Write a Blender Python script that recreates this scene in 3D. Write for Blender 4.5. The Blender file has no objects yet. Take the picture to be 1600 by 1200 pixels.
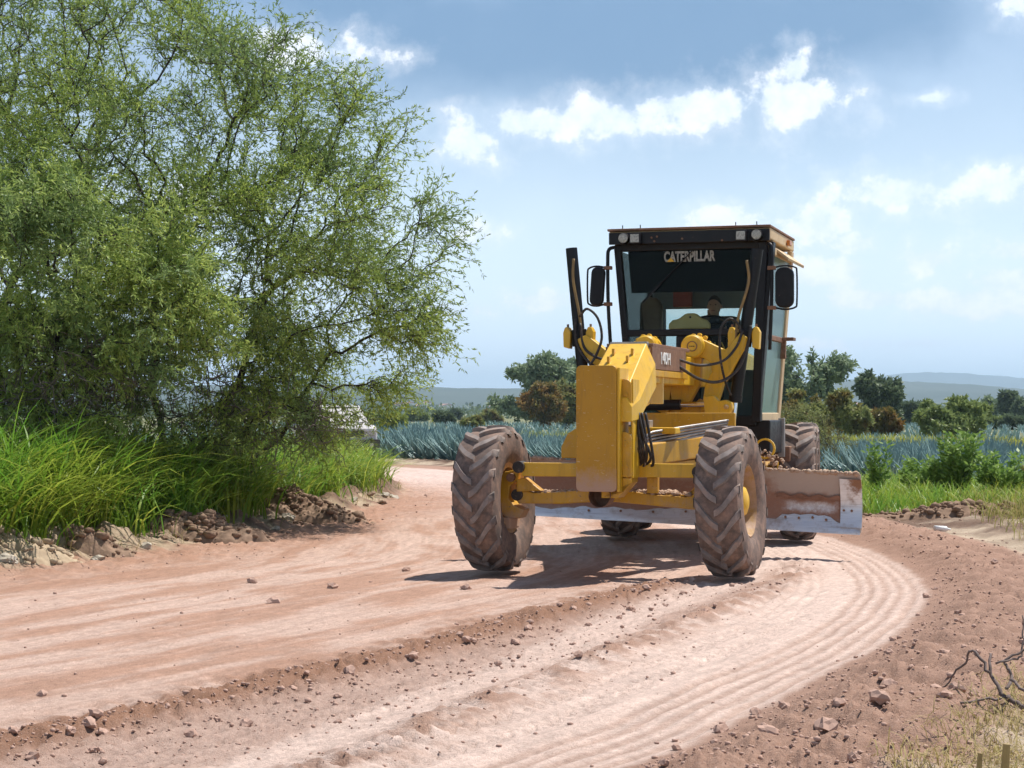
import bpy, bmesh, math, random
import numpy as np
from mathutils import Vector, Matrix, kdtree
R = math.radians
rng = np.random.default_rng(7)
random.seed(7)
sc = bpy.context.scene
col = sc.collection

# ------------------------------------------------------------------ camera
cam_d = bpy.data.cameras.new('camera'); cam = bpy.data.objects.new('camera', cam_d); col.objects.link(cam)
cam.location = (0, 0, 1.5)
cam.rotation_euler = (R(90) + math.atan(45 / 2930), 0, 0)
cam_d.sensor_width = 36.0; cam_d.lens = 2930 / 1600 * 36
cam_d.clip_start = 0.1; cam_d.clip_end = 40000
sc.camera = cam

# ------------------------------------------------------------------ sun, sky, exposure
SUN_EL, SUN_AZ = R(63), R(52)          # azimuth measured from +Y (away from the camera) towards +X
sun_d = bpy.data.lights.new('sun', 'SUN'); sun = bpy.data.objects.new('sun', sun_d); col.objects.link(sun)
sun_d.energy = 5.0; sun_d.angle = R(0.7); sun_d.color = (1.0, 0.955, 0.89)
sdir = Vector((math.cos(SUN_EL) * math.sin(SUN_AZ), math.cos(SUN_EL) * math.cos(SUN_AZ), math.sin(SUN_EL)))
sun.rotation_euler = (-sdir).to_track_quat('-Z', 'Y').to_euler()
sun.location = (6, 6, 30)
sc.view_settings.view_transform = 'Standard'; sc.view_settings.look = 'None'
sc.view_settings.gamma = 1.0; sc.view_settings.exposure = 0.46; sc.view_settings.use_curve_mapping = False

cy_ = sc.cycles; cy_.max_bounces = 6; cy_.diffuse_bounces = 3; cy_.glossy_bounces = 3; cy_.transmission_bounces = 4; cy_.transparent_max_bounces = 10; cy_.volume_bounces = 0
world = bpy.data.worlds.new('World'); sc.world = world; world.use_nodes = True
WT = world.node_tree; WT.nodes.clear()
def wn(t, **kw):
    n = WT.nodes.new(t)
    for k, v in kw.items(): setattr(n, k, v)
    return n
def wl(a, b): WT.links.new(a, b)
def wmath(op, a, b=None, c=None):
    n = wn('ShaderNodeMath', operation=op)
    for i, v in enumerate((a, b, c)):
        if v is None: continue
        if isinstance(v, (int, float)): n.inputs[i].default_value = v
        else: wl(v, n.inputs[i])
    return n.outputs[0]
def wvec(op, a, b=None):
    n = wn('ShaderNodeVectorMath', operation=op)
    for i, v in enumerate((a, b)):
        if v is None: continue
        if isinstance(v, tuple): n.inputs[i].default_value = v
        else: wl(v, n.inputs[i])
    return n
def wramp(x, lo, hi):
    n = wn('ShaderNodeMapRange', interpolation_type='SMOOTHSTEP'); n.inputs[1].default_value = lo; n.inputs[2].default_value = hi
    wl(x, n.inputs[0]); return n.outputs[0]
sky = wn('ShaderNodeTexSky', sky_type='NISHITA', sun_disc=False, sun_elevation=SUN_EL, sun_rotation=SUN_AZ, altitude=1200, air_density=1.0, dust_density=0.6, ozone_density=1.2)
bg = wn('ShaderNodeBackground'); bg.inputs[1].default_value = 0.085; wl(sky.outputs[0], bg.inputs[0])
tc = wn('ShaderNodeTexCoord')
sep = wn('ShaderNodeSeparateXYZ'); wl(tc.outputs['Generated'], sep.inputs[0])
az = wmath('ARCTAN2', sep.outputs[0], sep.outputs[1]); el = wmath('ARCSINE', sep.outputs[2])
pv = wn('ShaderNodeCombineXYZ'); wl(az, pv.inputs[0]); wl(el, pv.inputs[1])
def wnoise(vec, scale, detail, rough, w=0.0):
    n = wn('ShaderNodeTexNoise', noise_dimensions='3D'); n.inputs['Scale'].default_value = scale; n.inputs['Detail'].default_value = detail; n.inputs['Roughness'].default_value = rough
    a = wvec('ADD', vec, (w, w * 1.7, w * 0.3)); wl(a.outputs[0], n.inputs['Vector']); return n
n1 = wnoise(pv.outputs[0], 44.0, 10.0, 0.62); n2 = wnoise(pv.outputs[0], 9.0, 5.0, 0.55, 3.1)
puff = wmath('MULTIPLY', wmath('SUBTRACT', n1.outputs[0], 0.5), 3.8)
soft = wmath('MULTIPLY', wmath('SUBTRACT', n2.outputs[0], 0.5), 1.6)
def blob(px, py, rx, ry):
    d = wvec('SUBTRACT', pv.outputs[0], ((px - 800) / 2930, (645 - py) / 2930, 0))
    d = wvec('MULTIPLY', d.outputs[0], (2930 / rx, 2930 / ry, 0))
    return wvec('LENGTH', d.outputs[0]).outputs['Value']
def union(lst):
    o = blob(*lst[0])
    for b in lst[1:]: o = wmath('MINIMUM', o, blob(*b))
    return o
whites = [(820, 195, 120, 26), (950, 190, 110, 34), (1090, 172, 120, 34), (1235, 165, 85, 48), (735, 225, 48, 34), (1585, 30, 48, 34),
          (1140, 350, 75, 26), (1275, 352, 52, 42), (1400, 306, 95, 30), (1535, 303, 115, 28), (1440, 410, 52, 26), (1575, 400, 65, 20),
          (1300, 432, 100, 30), (745, 367, 46, 20), (850, 470, 62, 18), (1445, 168, 36, 13), (1520, 480, 120, 26), (1240, 120, 26, 36), (1350, 470, 80, 16), (1180, 425, 70, 18), (1560, 445, 80, 22), (1100, 480, 90, 14), (700, 482, 70, 13), (1420, 540, 140, 12), (1330, 385, 40, 18), (1200, 540, 90, 10), (480, 90, 120, 30), (300, 320, 90, 24)]
darks = [(1000, 40, 430, 125), (770, 65, 200, 95), (1340, 35, 240, 85), (1120, 85, 260, 75), (560, -60, 300, 120)]
dw = wmath('ADD', union(whites), wmath('MULTIPLY', puff, 0.95))
dw = wmath('ADD', dw, wmath('MULTIPLY', soft, 0.3))
mwhite = wmath('MAXIMUM', wmath('MULTIPLY', wramp(dw, 1.20, 0.48), 0.95), wmath('MULTIPLY', wramp(dw, 1.9, 0.6), 0.34))
dd = wmath('ADD', wmath('ADD', union(darks), wmath('MULTIPLY', soft, 0.9)), wmath('MULTIPLY', puff, 0.10))
mdark = wramp(dd, 1.45, 0.45)
# the same kinds of cloud over the rest of the sky, outside the placed ones
pj = wn('ShaderNodeCombineXYZ'); zz = wmath('ADD', wmath('MAXIMUM', sep.outputs[2], 0.0), 0.12)
wl(wmath('DIVIDE', sep.outputs[0], zz), pj.inputs[0]); wl(wmath('DIVIDE', sep.outputs[1], zz), pj.inputs[1])
n3 = wnoise(pj.outputs[0], 0.75, 7.0, 0.58, 1.3)
outside = wmath('MAXIMUM', wramp(wmath('ABSOLUTE', az), 0.30, 0.5), wramp(el, 0.24, 0.36))
mrest = wmath('MULTIPLY', wmath('MULTIPLY', wramp(n3.outputs[0], 0.50, 0.66), outside), 0.38)
mw = wmath('MULTIPLY', wmath('MAXIMUM', mwhite, mrest), wramp(el, 0.0, 0.05))
veil = wmath('ADD', wmath('MULTIPLY', wmath('MULTIPLY', n2.outputs[0], 0.35), wramp(el, 0.7, 0.2)), wmath('MULTIPLY', wramp(el, 0.19, 0.02), 0.78))
cveil = wn('ShaderNodeBackground'); cveil.inputs[0].default_value = (0.74, 0.87, 1.0, 1); cveil.inputs[1].default_value = 1.0
cdark = wn('ShaderNodeBackground'); cdark.inputs[0].default_value = (0.185, 0.345, 0.575, 1); cdark.inputs[1].default_value = 0.74
cwhite = wn('ShaderNodeBackground'); cwhite.inputs[0].default_value = (0.93, 0.95, 1.0, 1); cwhite.inputs[1].default_value = 0.98
def wmix(f, a, b, scale=1.0):
    m = wn('ShaderNodeMixShader')
    if scale != 1.0: f = wmath('MULTIPLY', f, scale)
    wl(f, m.inputs[0]); wl(a, m.inputs[1]); wl(b, m.inputs[2]); return m.outputs[0]
s0 = wmix(veil, bg.outputs[0], cveil.outputs[0])
s1 = wmix(mdark, s0, cdark.outputs[0], 0.8)
shade = wn('ShaderNodeMix', data_type='RGBA'); wl(wramp(wmath('ADD', n1.outputs[0], wmath('MULTIPLY', soft, 0.25)), 0.32, 0.62), shade.inputs[0]); shade.inputs[6].default_value = (0.93, 0.95, 1.0, 1); shade.inputs[7].default_value = (0.72, 0.81, 0.93, 1); wl(shade.outputs[2], cwhite.inputs[0])
s2 = wmix(mw, s1, cwhite.outputs[0], 0.92)
wo = wn('ShaderNodeOutputWorld'); wl(s2, wo.inputs[0])

# ------------------------------------------------------------------ helpers
def tag(o, label=None, cat=None, group=None, kind=None):
    if label: o['label'] = label
    if cat: o['category'] = cat
    if group: o['group'] = group
    if kind: o['kind'] = kind
    return o
def link(o, parent=None):
    col.objects.link(o)
    if parent: o.parent = parent
    return o
def empty(name, loc=(0, 0, 0), rz=0.0):
    o = bpy.data.objects.new(name, None); o.location = loc; o.rotation_euler = (0, 0, rz); o.empty_display_size = 0.2
    return link(o)
def np_mesh(name, V, F, smooth=False):
    """uniform faces: V (N,3), F (M,k)"""
    V = np.asarray(V, np.float32); F = np.asarray(F, np.int32)
    me = bpy.data.meshes.new(name); k = F.shape[1]
    me.vertices.add(len(V)); me.vertices.foreach_set('co', V.ravel())
    me.loops.add(F.size); me.loops.foreach_set('vertex_index', F.ravel())
    me.polygons.add(len(F)); me.polygons.foreach_set('loop_start', np.arange(0, F.size, k, dtype=np.int32))
    me.polygons.foreach_set('loop_total', np.full(len(F), k, np.int32))
    me.update(calc_edges=True)
    if smooth: me.polygons.foreach_set('use_smooth', np.ones(len(F), bool))
    me.validate()
    return me
def np_obj(name, V, F, m, parent=None, smooth=False):
    me = np_mesh(name, V, F, smooth); me.materials.append(m)
    return link(bpy.data.objects.new(name, me), parent)

class MB:
    """collects shapes for one mesh"""
    def __init__(s): s.v = []; s.f = []
    def add(s, vs, fs):
        o = len(s.v); s.v += [tuple(v) for v in vs]; s.f += [tuple(i + o for i in f) for f in fs]; return s
    def box(s, x0, x1, y0, y1, z0, z1, M=None):
        vs = [(x, y, z) for z in (z0, z1) for y in (y0, y1) for x in (x0, x1)]
        if M: vs = [M @ Vector(v) for v in vs]
        return s.add(vs, [(0, 2, 3, 1), (4, 5, 7, 6), (0, 1, 5, 4), (2, 6, 7, 3), (0, 4, 6, 2), (1, 3, 7, 5)])
    def beam(s, a, b, w, h, up=(0, 0, 1)):
        a, b = Vector(a), Vector(b); d = (b - a); L = d.length; d.normalize()
        x = d.cross(Vector(up)).normalized(); z = x.cross(d)
        M = Matrix((x, d, z)).transposed().to_4x4(); M.translation = a
        return s.box(-w / 2, w / 2, 0, L, -h / 2, h / 2, M)
    def prism(s, poly, y0, y1, axis='y'):
        n = len(poly)
        def P(p, t): return (p[0], t, p[1]) if axis == 'y' else ((t, p[0], p[1]) if axis == 'x' else (p[0], p[1], t))
        vs = [P(p, y0) for p in poly] + [P(p, y1) for p in poly]
        fs = [tuple(range(n)), tuple(range(2 * n - 1, n - 1, -1))] + [(i, i + n, (i + 1) % n + n, (i + 1) % n) for i in range(n)]
        return s.add(vs, fs)
    def tube(s, pts, r, n=8, caps=True):
        pts = [Vector(p) for p in pts]; m = len(pts)
        rs = r if isinstance(r, (list, tuple)) else [r] * m
        ref = None; o = len(s.v)
        for i, p in enumerate(pts):
            t = (pts[min(i + 1, m - 1)] - pts[max(i - 1, 0)]).normalized()
            if ref is None:
                ref = t.orthogonal().normalized()
            ref = (ref - t * ref.dot(t)).normalized(); b = t.cross(ref)
            for k in range(n):
                a = 2 * math.pi * k / n
                s.v.append(tuple(p + (ref * math.cos(a) + b * math.sin(a)) * rs[i]))
        for i in range(m - 1):
            for k in range(n):
                s.f.append((o + i * n + k, o + i * n + (k + 1) % n, o + (i + 1) * n + (k + 1) % n, o + (i + 1) * n + k))
        if caps:
            s.f.append(tuple(o + k for k in range(n - 1, -1, -1))); s.f.append(tuple(o + (m - 1) * n + k for k in range(n)))
        return s
    def lathe(s, prof, n=32, axis='x', c=(0, 0, 0)):
        """prof: list of (axial, radius); closed ring surface without caps"""
        o = len(s.v); m = len(prof)
        for a, r in prof:
            for k in range(n):
                t = 2 * math.pi * k / n; u, w = r * math.cos(t), r * math.sin(t)
                p = (a, u, w) if axis == 'x' else ((u, a, w) if axis == 'y' else (u, w, a))
                s.v.append((p[0] + c[0], p[1] + c[1], p[2] + c[2]))
        for i in range(m - 1):
            for k in range(n):
                s.f.append((o + i * n + k, o + (i + 1) * n + k, o + (i + 1) * n + (k + 1) % n, o + i * n + (k + 1) % n))
        return s
    def disc(s, c, r, n=20, axis='x', h=0.02):
        """solid short cylinder centred at c"""
        h2 = h / 2
        return s.lathe([(-h2, 0.0005), (-h2, r), (h2, r), (h2, 0.0005)], n, axis, c)
    def mesh(s, name, smooth=False):
        me = bpy.data.meshes.new(name); me.from_pydata(s.v, [], s.f); me.update()
        bm = bmesh.new(); bm.from_mesh(me); bmesh.ops.recalc_face_normals(bm, faces=bm.faces); bm.to_mesh(me); bm.free()
        if smooth: me.polygons.foreach_set('use_smooth', np.ones(len(me.polygons), bool))
        return me
    def build(s, name, m, parent=None, bevel=0.0, smooth=False, auto=None):
        me = s.mesh(name, smooth or bool(auto)); me.materials.append(m)
        o = link(bpy.data.objects.new(name, me), parent)
        if auto: me.set_sharp_from_angle(angle=R(auto))
        if bevel:
            b = o.modifiers.new('bevel', 'BEVEL'); b.width = bevel; b.segments = 2; b.limit_method = 'ANGLE'; b.angle_limit = R(40)
        return o
def arc(pts, n=8):
    """Catmull-Rom through pts"""
    P = [Vector(p) for p in pts]; P = [P[0] * 2 - P[1]] + P + [P[-1] * 2 - P[-2]]; out = []
    for i in range(1, len(P) - 2):
        for k in range(n):
            t = k / n; a, b, c, d = P[i - 1], P[i], P[i + 1], P[i + 2]
            out.append(0.5 * ((2 * b) + (c - a) * t + (2 * a - 5 * b + 4 * c - d) * t * t + (3 * b - a - 3 * c + d) * t ** 3))
    out.append(P[-2]); return out

# ---- materials
MATS = {}
class NT:
    def __init__(s, name):
        s.m = bpy.data.materials.new(name); s.m.use_nodes = True; s.t = s.m.node_tree
        s.p = s.t.nodes['Principled BSDF']; s.out = s.t.nodes['Material Output']
    def n(s, t, **kw):
        n = s.t.nodes.new(t)
        for k, v in kw.items(): setattr(n, k, v)
        return n
    def l(s, a, b): s.t.links.new(a, b)
    def noise(s, scale, detail=4, rough=0.6, coord='Object', vec=None):
        n = s.n('ShaderNodeTexNoise'); n.inputs['Scale'].default_value = scale; n.inputs['Detail'].default_value = detail; n.inputs['Roughness'].default_value = rough
        if vec is None: vec = s.n('ShaderNodeTexCoord').outputs[coord]
        s.l(vec, n.inputs['Vector']); return n.outputs[0]
    def ramp(s, x, lo, hi, a=0.0, b=1.0):
        n = s.n('ShaderNodeMapRange'); n.inputs[1].default_value = lo; n.inputs[2].default_value = hi; n.inputs[3].default_value = a; n.inputs[4].default_value = b
        s.l(x, n.inputs[0]); return n.outputs[0]
    def mix(s, f, a, b):
        n = s.n('ShaderNodeMix', data_type='RGBA')
        if isinstance(f, float): n.inputs[0].default_value = f
        else: s.l(f, n.inputs[0])
        for i, v in ((6, a), (7, b)):
            if isinstance(v, tuple): n.inputs[i].default_value = (*v, 1)
            else: s.l(v, n.inputs[i])
        return n.outputs[2]
    def math(s, op, a, b=0.0):
        n = s.n('ShaderNodeMath', operation=op)
        for i, v in enumerate((a, b)):
            if isinstance(v, (int, float)): n.inputs[i].default_value = v
            else: s.l(v, n.inputs[i])
        return n.outputs[0]
    def bump(s, h, strength=0.4, dist=0.01):
        n = s.n('ShaderNodeBump'); n.inputs['Strength'].default_value = strength; n.inputs['Distance'].default_value = dist
        s.l(h, n.inputs['Height']); s.l(n.outputs[0], s.p.inputs['Normal'])
DUST = (0.42, 0.27, 0.20)
def mk(name, c1, c2=None, scale=6.0, rough=0.55, metal=0.0, dust=0.0, up=0.0, bump=0.0, bscale=60, spec=0.5, low=None, wear=0.0):
    """painted or worn surface: two-tone noise, dust patches, more dust on upward faces and below height low"""
    t = NT(name); p = t.p; c2 = c2 or tuple(x * 0.8 for x in c1)
    c = t.mix(t.ramp(t.noise(scale, 6, 0.65), 0.35, 0.65), c1, c2)
    if wear:
        tcw = t.n('ShaderNodeTexCoord'); mp = t.n('ShaderNodeMapping'); mp.inputs['Scale'].default_value = (1, 1, .10); t.l(tcw.outputs['Object'], mp.inputs[0])
        c = t.mix(t.ramp(t.noise(16, 5, .65, vec=mp.outputs[0]), .52, .72, 0, .45 * wear), c, (.17, .085, .02))            # run-down grime streaks
        mp2 = t.n('ShaderNodeMapping'); mp2.inputs['Scale'].default_value = (.25, 1, 1); mp2.inputs['Rotation'].default_value = (.3, .9, .4); t.l(tcw.outputs['Object'], mp2.inputs[0])
        c = t.mix(t.ramp(t.noise(90, 2, .5, vec=mp2.outputs[0]), .69, .71, 0, .6 * wear), c, (.62, .50, .30))                # fine scratches
        c = t.mix(t.ramp(t.noise(26, 7, .7), .665, .69, 0, .85 * wear), c, (.09, .05, .03))                                  # chips
    rr = t.ramp(t.noise(scale * 2.3, 4), 0.3, 0.7, max(rough - 0.1, 0.05), min(rough + 0.12, 1))
    if dust or up or low:
        f = t.ramp(t.noise(scale * 1.7, 8, 0.72), 0.62 - dust * 0.5, 0.80 - dust * 0.3)
        f = t.math('MULTIPLY', f, min(1.0, 0.35 + dust))
        if up:
            g = t.n('ShaderNodeNewGeometry'); sx = t.n('ShaderNodeSeparateXYZ'); t.l(g.outputs['Normal'], sx.inputs[0])
            u = t.math('MULTIPLY', t.ramp(sx.outputs[2], 0.3, 0.95), t.ramp(t.noise(scale * 3, 6, 0.7), 0.3, 0.7))
            f = t.math('MAXIMUM', f, t.math('MULTIPLY', u, up))
        if low:
            g2 = t.n('ShaderNodeNewGeometry'); s2 = t.n('ShaderNodeSeparateXYZ'); t.l(g2.outputs['Position'], s2.inputs[0])
            h = t.math('ADD', s2.outputs[2], t.math('MULTIPLY', t.math('SUBTRACT', t.noise(11, 8, 0.75), 0.5), 0.45))
            f = t.math('MAXIMUM', f, t.ramp(h, low + 0.08, low - 0.10, 0.0, 0.9))
        c = t.mix(f, c, DUST); rr = t.math('MAXIMUM', rr, t.math('MULTIPLY', f, 0.9))
        if metal:
            t.l(t.math('MULTIPLY', t.math('SUBTRACT', 1.0, f), metal), p.inputs['Metallic'])
    elif metal: p.inputs['Metallic'].default_value = metal
    t.l(c, p.inputs['Base Color']); t.l(rr, p.inputs['Roughness']); p.inputs['Specular IOR Level'].default_value = spec
    if bump: t.bump(t.noise(bscale, 5, 0.6), bump, 0.004)
    MATS[name] = t.m; return t.m
def leafmat(name, c1, c2, trans=0.45, rough=0.5, c3=None, p3=0.0, spec=0.2):
    t = NT(name); g = t.n('ShaderNodeNewGeometry')
    c = t.mix(g.outputs['Random Per Island'], c1, c2)
    if c3: 
        nz = t.ramp(t.noise(0.9, 3, 0.6), 0.5 - p3 * 0.2, 0.62); c = t.mix(t.math('MULTIPLY', nz, 0.9), c, c3)
    t.l(c, t.p.inputs['Base Color']); t.p.inputs['Roughness'].default_value = rough; t.p.inputs['Specular IOR Level'].default_value = spec
    tr = t.n('ShaderNodeBsdfTranslucent'); t.l(c, tr.inputs[0])
    mx = t.n('ShaderNodeMixShader'); mx.inputs[0].default_value = trans
    t.l(t.p.outputs[0], mx.inputs[1]); t.l(tr.outputs[0], mx.inputs[2]); t.l(mx.outputs[0], t.out.inputs[0])
    MATS[name] = t.m; return t.m
def glassmat(name, tint, op, base=(0.02, 0.03, 0.03), rough=0.06):
    t = NT(name); tr = t.n('ShaderNodeBsdfTransparent'); tr.inputs[0].default_value = (*tint, 1)
    t.p.inputs['Base Color'].default_value = (*base, 1); t.p.inputs['Roughness'].default_value = rough
    lw = t.n('ShaderNodeLayerWeight'); lw.inputs[0].default_value = 0.22
    f = t.math('ADD', t.math('MULTIPLY', lw.outputs['Fresnel'], 0.8), op)
    mx = t.n('ShaderNodeMixShader'); t.l(f, mx.inputs[0]); t.l(tr.outputs[0], mx.inputs[1]); t.l(t.p.outputs[0], mx.inputs[2]); t.l(mx.outputs[0], t.out.inputs[0])
    MATS[name] = t.m; return t.m

YEL = mk('yellow_paint', (0.60, 0.32, 0.008), (0.52, 0.265, 0.007), 3.0, 0.42, dust=0.16, up=0.45, low=0.62, bump=0.05, bscale=30, wear=1.0)
YELC = mk('yellow_paint_clean', (0.74, 0.44, 0.022), (0.67, 0.38, 0.016), 3.0, 0.38, dust=0.10, up=0.12, bump=0.04, bscale=30, wear=.7)
YELP = mk('yellow_plate_shaded', (0.47, 0.235, 0.002), (0.42, 0.205, 0.002), 4.0, 0.45, dust=0.05, low=0.95, bump=0.06, bscale=24, wear=1.0)  # darker copy of the yellow: the front plate's shade put into its colour
CREAM = mk('cream_paint', (0.80, 0.62, 0.26), (0.74, 0.56, 0.22), 4.0, 0.5, dust=0.05)
BEIGE = mk('beige_roof_paint', (0.62, 0.46, 0.27), (0.55, 0.39, 0.22), 5.0, 0.6, dust=0.15, up=0.4)
BROWN = mk('brown_rusty_paint', (0.22, 0.11, 0.06), (0.16, 0.08, 0.05), 8.0, 0.7, dust=0.2, up=0.3)
BLACK = mk('black_paint', (0.006, 0.006, 0.009), (0.011, 0.010, 0.013), 8.0, 0.42, dust=0.0, up=0.10, spec=0.3)
HOSE = mk('rubber_hose', (0.016, 0.013, 0.012), (0.04, 0.028, 0.022), 10.0, 0.6, dust=0.15)
RUBBER = mk('tyre_rubber', (0.105, 0.085, 0.076), (0.20, 0.14, 0.115), 5.0, 0.85, dust=0.34, up=0.3, bump=0.5, bscale=35, spec=0.2)
LUGM = mk('tyre_lug_worn', (0.31, 0.26, 0.235), (0.15, 0.13, 0.122), 6.0, 0.85, dust=0.30, bump=0.5, bscale=40, spec=0.2)
RIMM = mk('muddy_rim', (0.40, 0.22, 0.03), (0.26, 0.16, 0.07), 7.0, 0.7, dust=0.5)
RUSTD = mk('dried_red_mud', (0.30, 0.155, 0.10), (0.20, 0.10, 0.065), 7.0, 0.9, bump=0.6, bscale=30)
CHROME = mk('chrome_rod', (0.75, 0.75, 0.76), (0.68, 0.68, 0.7), 5.0, 0.15, metal=1.0)
STEEL = mk('worn_steel_pipe', (0.42, 0.40, 0.38), (0.30, 0.28, 0.27), 12.0, 0.45, metal=0.7, dust=0.2)
GREYP = mk('grey_panel', (0.23, 0.25, 0.26), (0.19, 0.21, 0.22), 5.0, 0.6)
WHITEP = mk('white_lettering_paint', (0.78, 0.78, 0.76), (0.72, 0.72, 0.70), 9.0, 0.5)
AMBER = mk('amber_lens', (0.55, 0.18, 0.03), (0.45, 0.14, 0.03), 9.0, 0.3)
DRYSOIL = mk('heaped_dry_soil', (0.50, 0.36, 0.26), (0.36, 0.24, 0.17), 14.0, 0.95, bump=0.8, bscale=50)
GLASS = glassmat('cab_glass', (0.87, 0.92, 0.91), 0.03)
DGLASS = glassmat('door_glass', (0.8, 0.92, 0.92), 0.30, (0.30, 0.47, 0.46), 0.2)  # light teal base colour stands in for the reflection on the door panes
FILM = glassmat('dark_window_film', (0.035, 0.03, 0.045), 0.10)

# moldboard: dusty grey plate, caked red mud, a polished band; stains follow the blade's own coordinates
def blade_coords(t):
    sp = t.n('ShaderNodeSeparateXYZ'); t.l(t.n('ShaderNodeTexCoord').outputs['Object'], sp.inputs[0]); x, z = sp.outputs[0], sp.outputs[2]
    return x, t.math('SUBTRACT', z, t.math('ADD', .27, t.math('MULTIPLY', t.math('SUBTRACT', 1.98, x), .0408)))
t = NT('moldboard_steel'); x_, z_ = blade_coords(t); gg = t.noise(2.2, 6, 0.7); g3 = t.noise(9, 8, 0.75); g4 = t.noise(30, 6, .7)
wob = t.math('MULTIPLY', t.math('SUBTRACT', g3, .5), .30); zw = t.math('ADD', z_, t.math('MULTIPLY', wob, .5)); xw_ = t.math('ADD', x_, wob)
c = t.mix(t.ramp(gg, 0.40, 0.60), (0.42, 0.345, 0.30), (0.34, 0.25, 0.20)); c = t.mix(t.ramp(g4, 0.45, 0.75, 0, .5), c, (0.26, 0.19, 0.155))
mud = t.math('MULTIPLY', t.ramp(zw, .52, .42), t.ramp(zw, .05, .12)); c = t.mix(t.math('MULTIPLY', mud, t.ramp(g4, .25, .5, .6, .95)), c, (0.29, 0.15, 0.10))
pol = t.math('MULTIPLY', t.math('MULTIPLY', t.ramp(zw, .17, .21), t.ramp(zw, .30, .25)), t.math('MULTIPLY', t.ramp(xw_, 1.14, 1.24), t.ramp(xw_, 1.74, 1.66)))
grey = t.math('MULTIPLY', t.math('MULTIPLY', t.ramp(xw_, 1.0, 1.15), t.ramp(zw, .34, .40)), .9); c = t.mix(grey, c, (0.43, 0.36, 0.32))
c = t.mix(t.math('MULTIPLY', pol, t.ramp(g4, .3, .6, 1, .55)), c, (0.66, 0.66, 0.68))
t.l(c, t.p.inputs['Base Color']); t.l(t.ramp(pol, 0, 1, .8, .38), t.p.inputs['Roughness']); t.l(t.math('MULTIPLY', pol, .5), t.p.inputs['Metallic']); t.bump(t.math('ADD', g3, t.math('MULTIPLY', g4, .5)), 0.5, 0.008); MOLD = t.m
t = NT('polished_cutting_edge'); x_, z_ = blade_coords(t); g3 = t.noise(7, 7, 0.72); g5 = t.noise(24, 6, .7)
mp = t.n('ShaderNodeMapping'); mp.inputs['Scale'].default_value = (.06, 1, 1); t.l(t.n('ShaderNodeTexCoord').outputs['Object'], mp.inputs[0]); scr = t.noise(60, 4, .6, vec=mp.outputs[0])
c = t.mix(t.ramp(g3, 0.50, 0.72), (0.66, 0.68, 0.72), (0.42, 0.37, 0.34)); c = t.mix(t.ramp(scr, .5, .7, 0, .5), c, (.36, .34, .34))
ru = t.math('MULTIPLY', t.ramp(t.math('ADD', z_, t.math('MULTIPLY', t.math('SUBTRACT', g3, .5), .5)), .36, .46), t.ramp(t.math('ADD', x_, t.math('MULTIPLY', t.math('SUBTRACT', g5, .5), .25)), 1.82, 1.90))
c = t.mix(ru, c, (.27, .145, .085)); t.l(c, t.p.inputs['Base Color']); t.l(t.math('SUBTRACT', .6, t.math('MULTIPLY', ru, .6)), t.p.inputs['Metallic'])
t.l(t.math('MAXIMUM', t.ramp(g3, 0.3, 0.8, 0.28, 0.6), ru), t.p.inputs['Roughness']); t.bump(g5, .25, .004); EDGE = t.m

# ------------------------------------------------------------------ ground
def gnoise(X, Y, seed=0):
    """2D gradient noise about -0.7..0.7"""
    X = np.asarray(X, np.float64); Y = np.asarray(Y, np.float64)
    xi = np.floor(X).astype(np.int64); yi = np.floor(Y).astype(np.int64); xf = X - xi; yf = Y - yi
    def g(ix, iy, dx, dy):
        h = (ix * 374761393 + iy * 668265263 + seed * 1442695041) & 0xffffffff
        h = ((h ^ (h >> 13)) * 1274126177) & 0xffffffff; h = h ^ (h >> 16)
        a = (h & 0xffff) / 65536.0 * 2 * np.pi
        return np.cos(a) * dx + np.sin(a) * dy
    u = xf * xf * xf * (xf * (xf * 6 - 15) + 10); v = yf * yf * yf * (yf * (yf * 6 - 15) + 10)
    a = g(xi, yi, xf, yf); b = g(xi + 1, yi, xf - 1, yf); c_ = g(xi, yi + 1, xf, yf - 1); d = g(xi + 1, yi + 1, xf - 1, yf - 1)
    return (a + (b - a) * u) * (1 - v) + (c_ + (d - c_) * u) * v
def fbm(X, Y, oct=4, seed=0, gain=0.5):
    o = 0; a = 1.0; f = 1.0
    for i in range(oct):
        o = o + a * gnoise(X * f, Y * f, seed + i * 17); a *= gain; f *= 2.03
    return o
def smooth(a, b, x):
    t = np.clip((x - a) / (b - a), 0, 1); return t * t * (3 - 2 * t)
def dense(pts, n=7): return np.array([(p.x, p.y) for p in arc([(x, y, 0) for x, y in pts], n)])
EDGE_L = dense([(-1.6, 4.6), (-0.4, 6.4), (0.43, 7.94), (0.90, 8.82), (1.84, 11.01), (2.45, 12.41), (3.1, 14.44), (3.48, 16.0), (3.74, 17.97), (3.85, 20), (3.75, 23), (3.2, 28), (1.9, 36), (-0.6, 46), (-4.5, 54), (-12, 60), (-25, 64)])
WIND = dense([(-4.2, 4.4), (-2.24, 8.24), (-1.61, 9.48), (-0.76, 11.15), (0, 12.95), (1.05, 15.45), (1.62, 16.93), (2.1, 19), (2.2, 22), (1.9, 27)])
MIDR = dense([(-2.6, 4.4), (-0.66, 8.09), (-0.31, 9.09), (0.29, 10.62), (0.82, 12.07), (1.38, 13.55), (2.14, 15.72), (2.9, 18.73), (3.1, 21)])
BANK = dense([(-9, 12.4), (-6.5, 15), (-4.8, 17.61), (-4.28, 18.73), (-3.73, 20.28), (-3.11, 22.8), (-2.35, 28), (-2.0, 34), (-2.5, 40), (-4.2, 46.5), (-9, 51), (-20, 54)])
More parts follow.
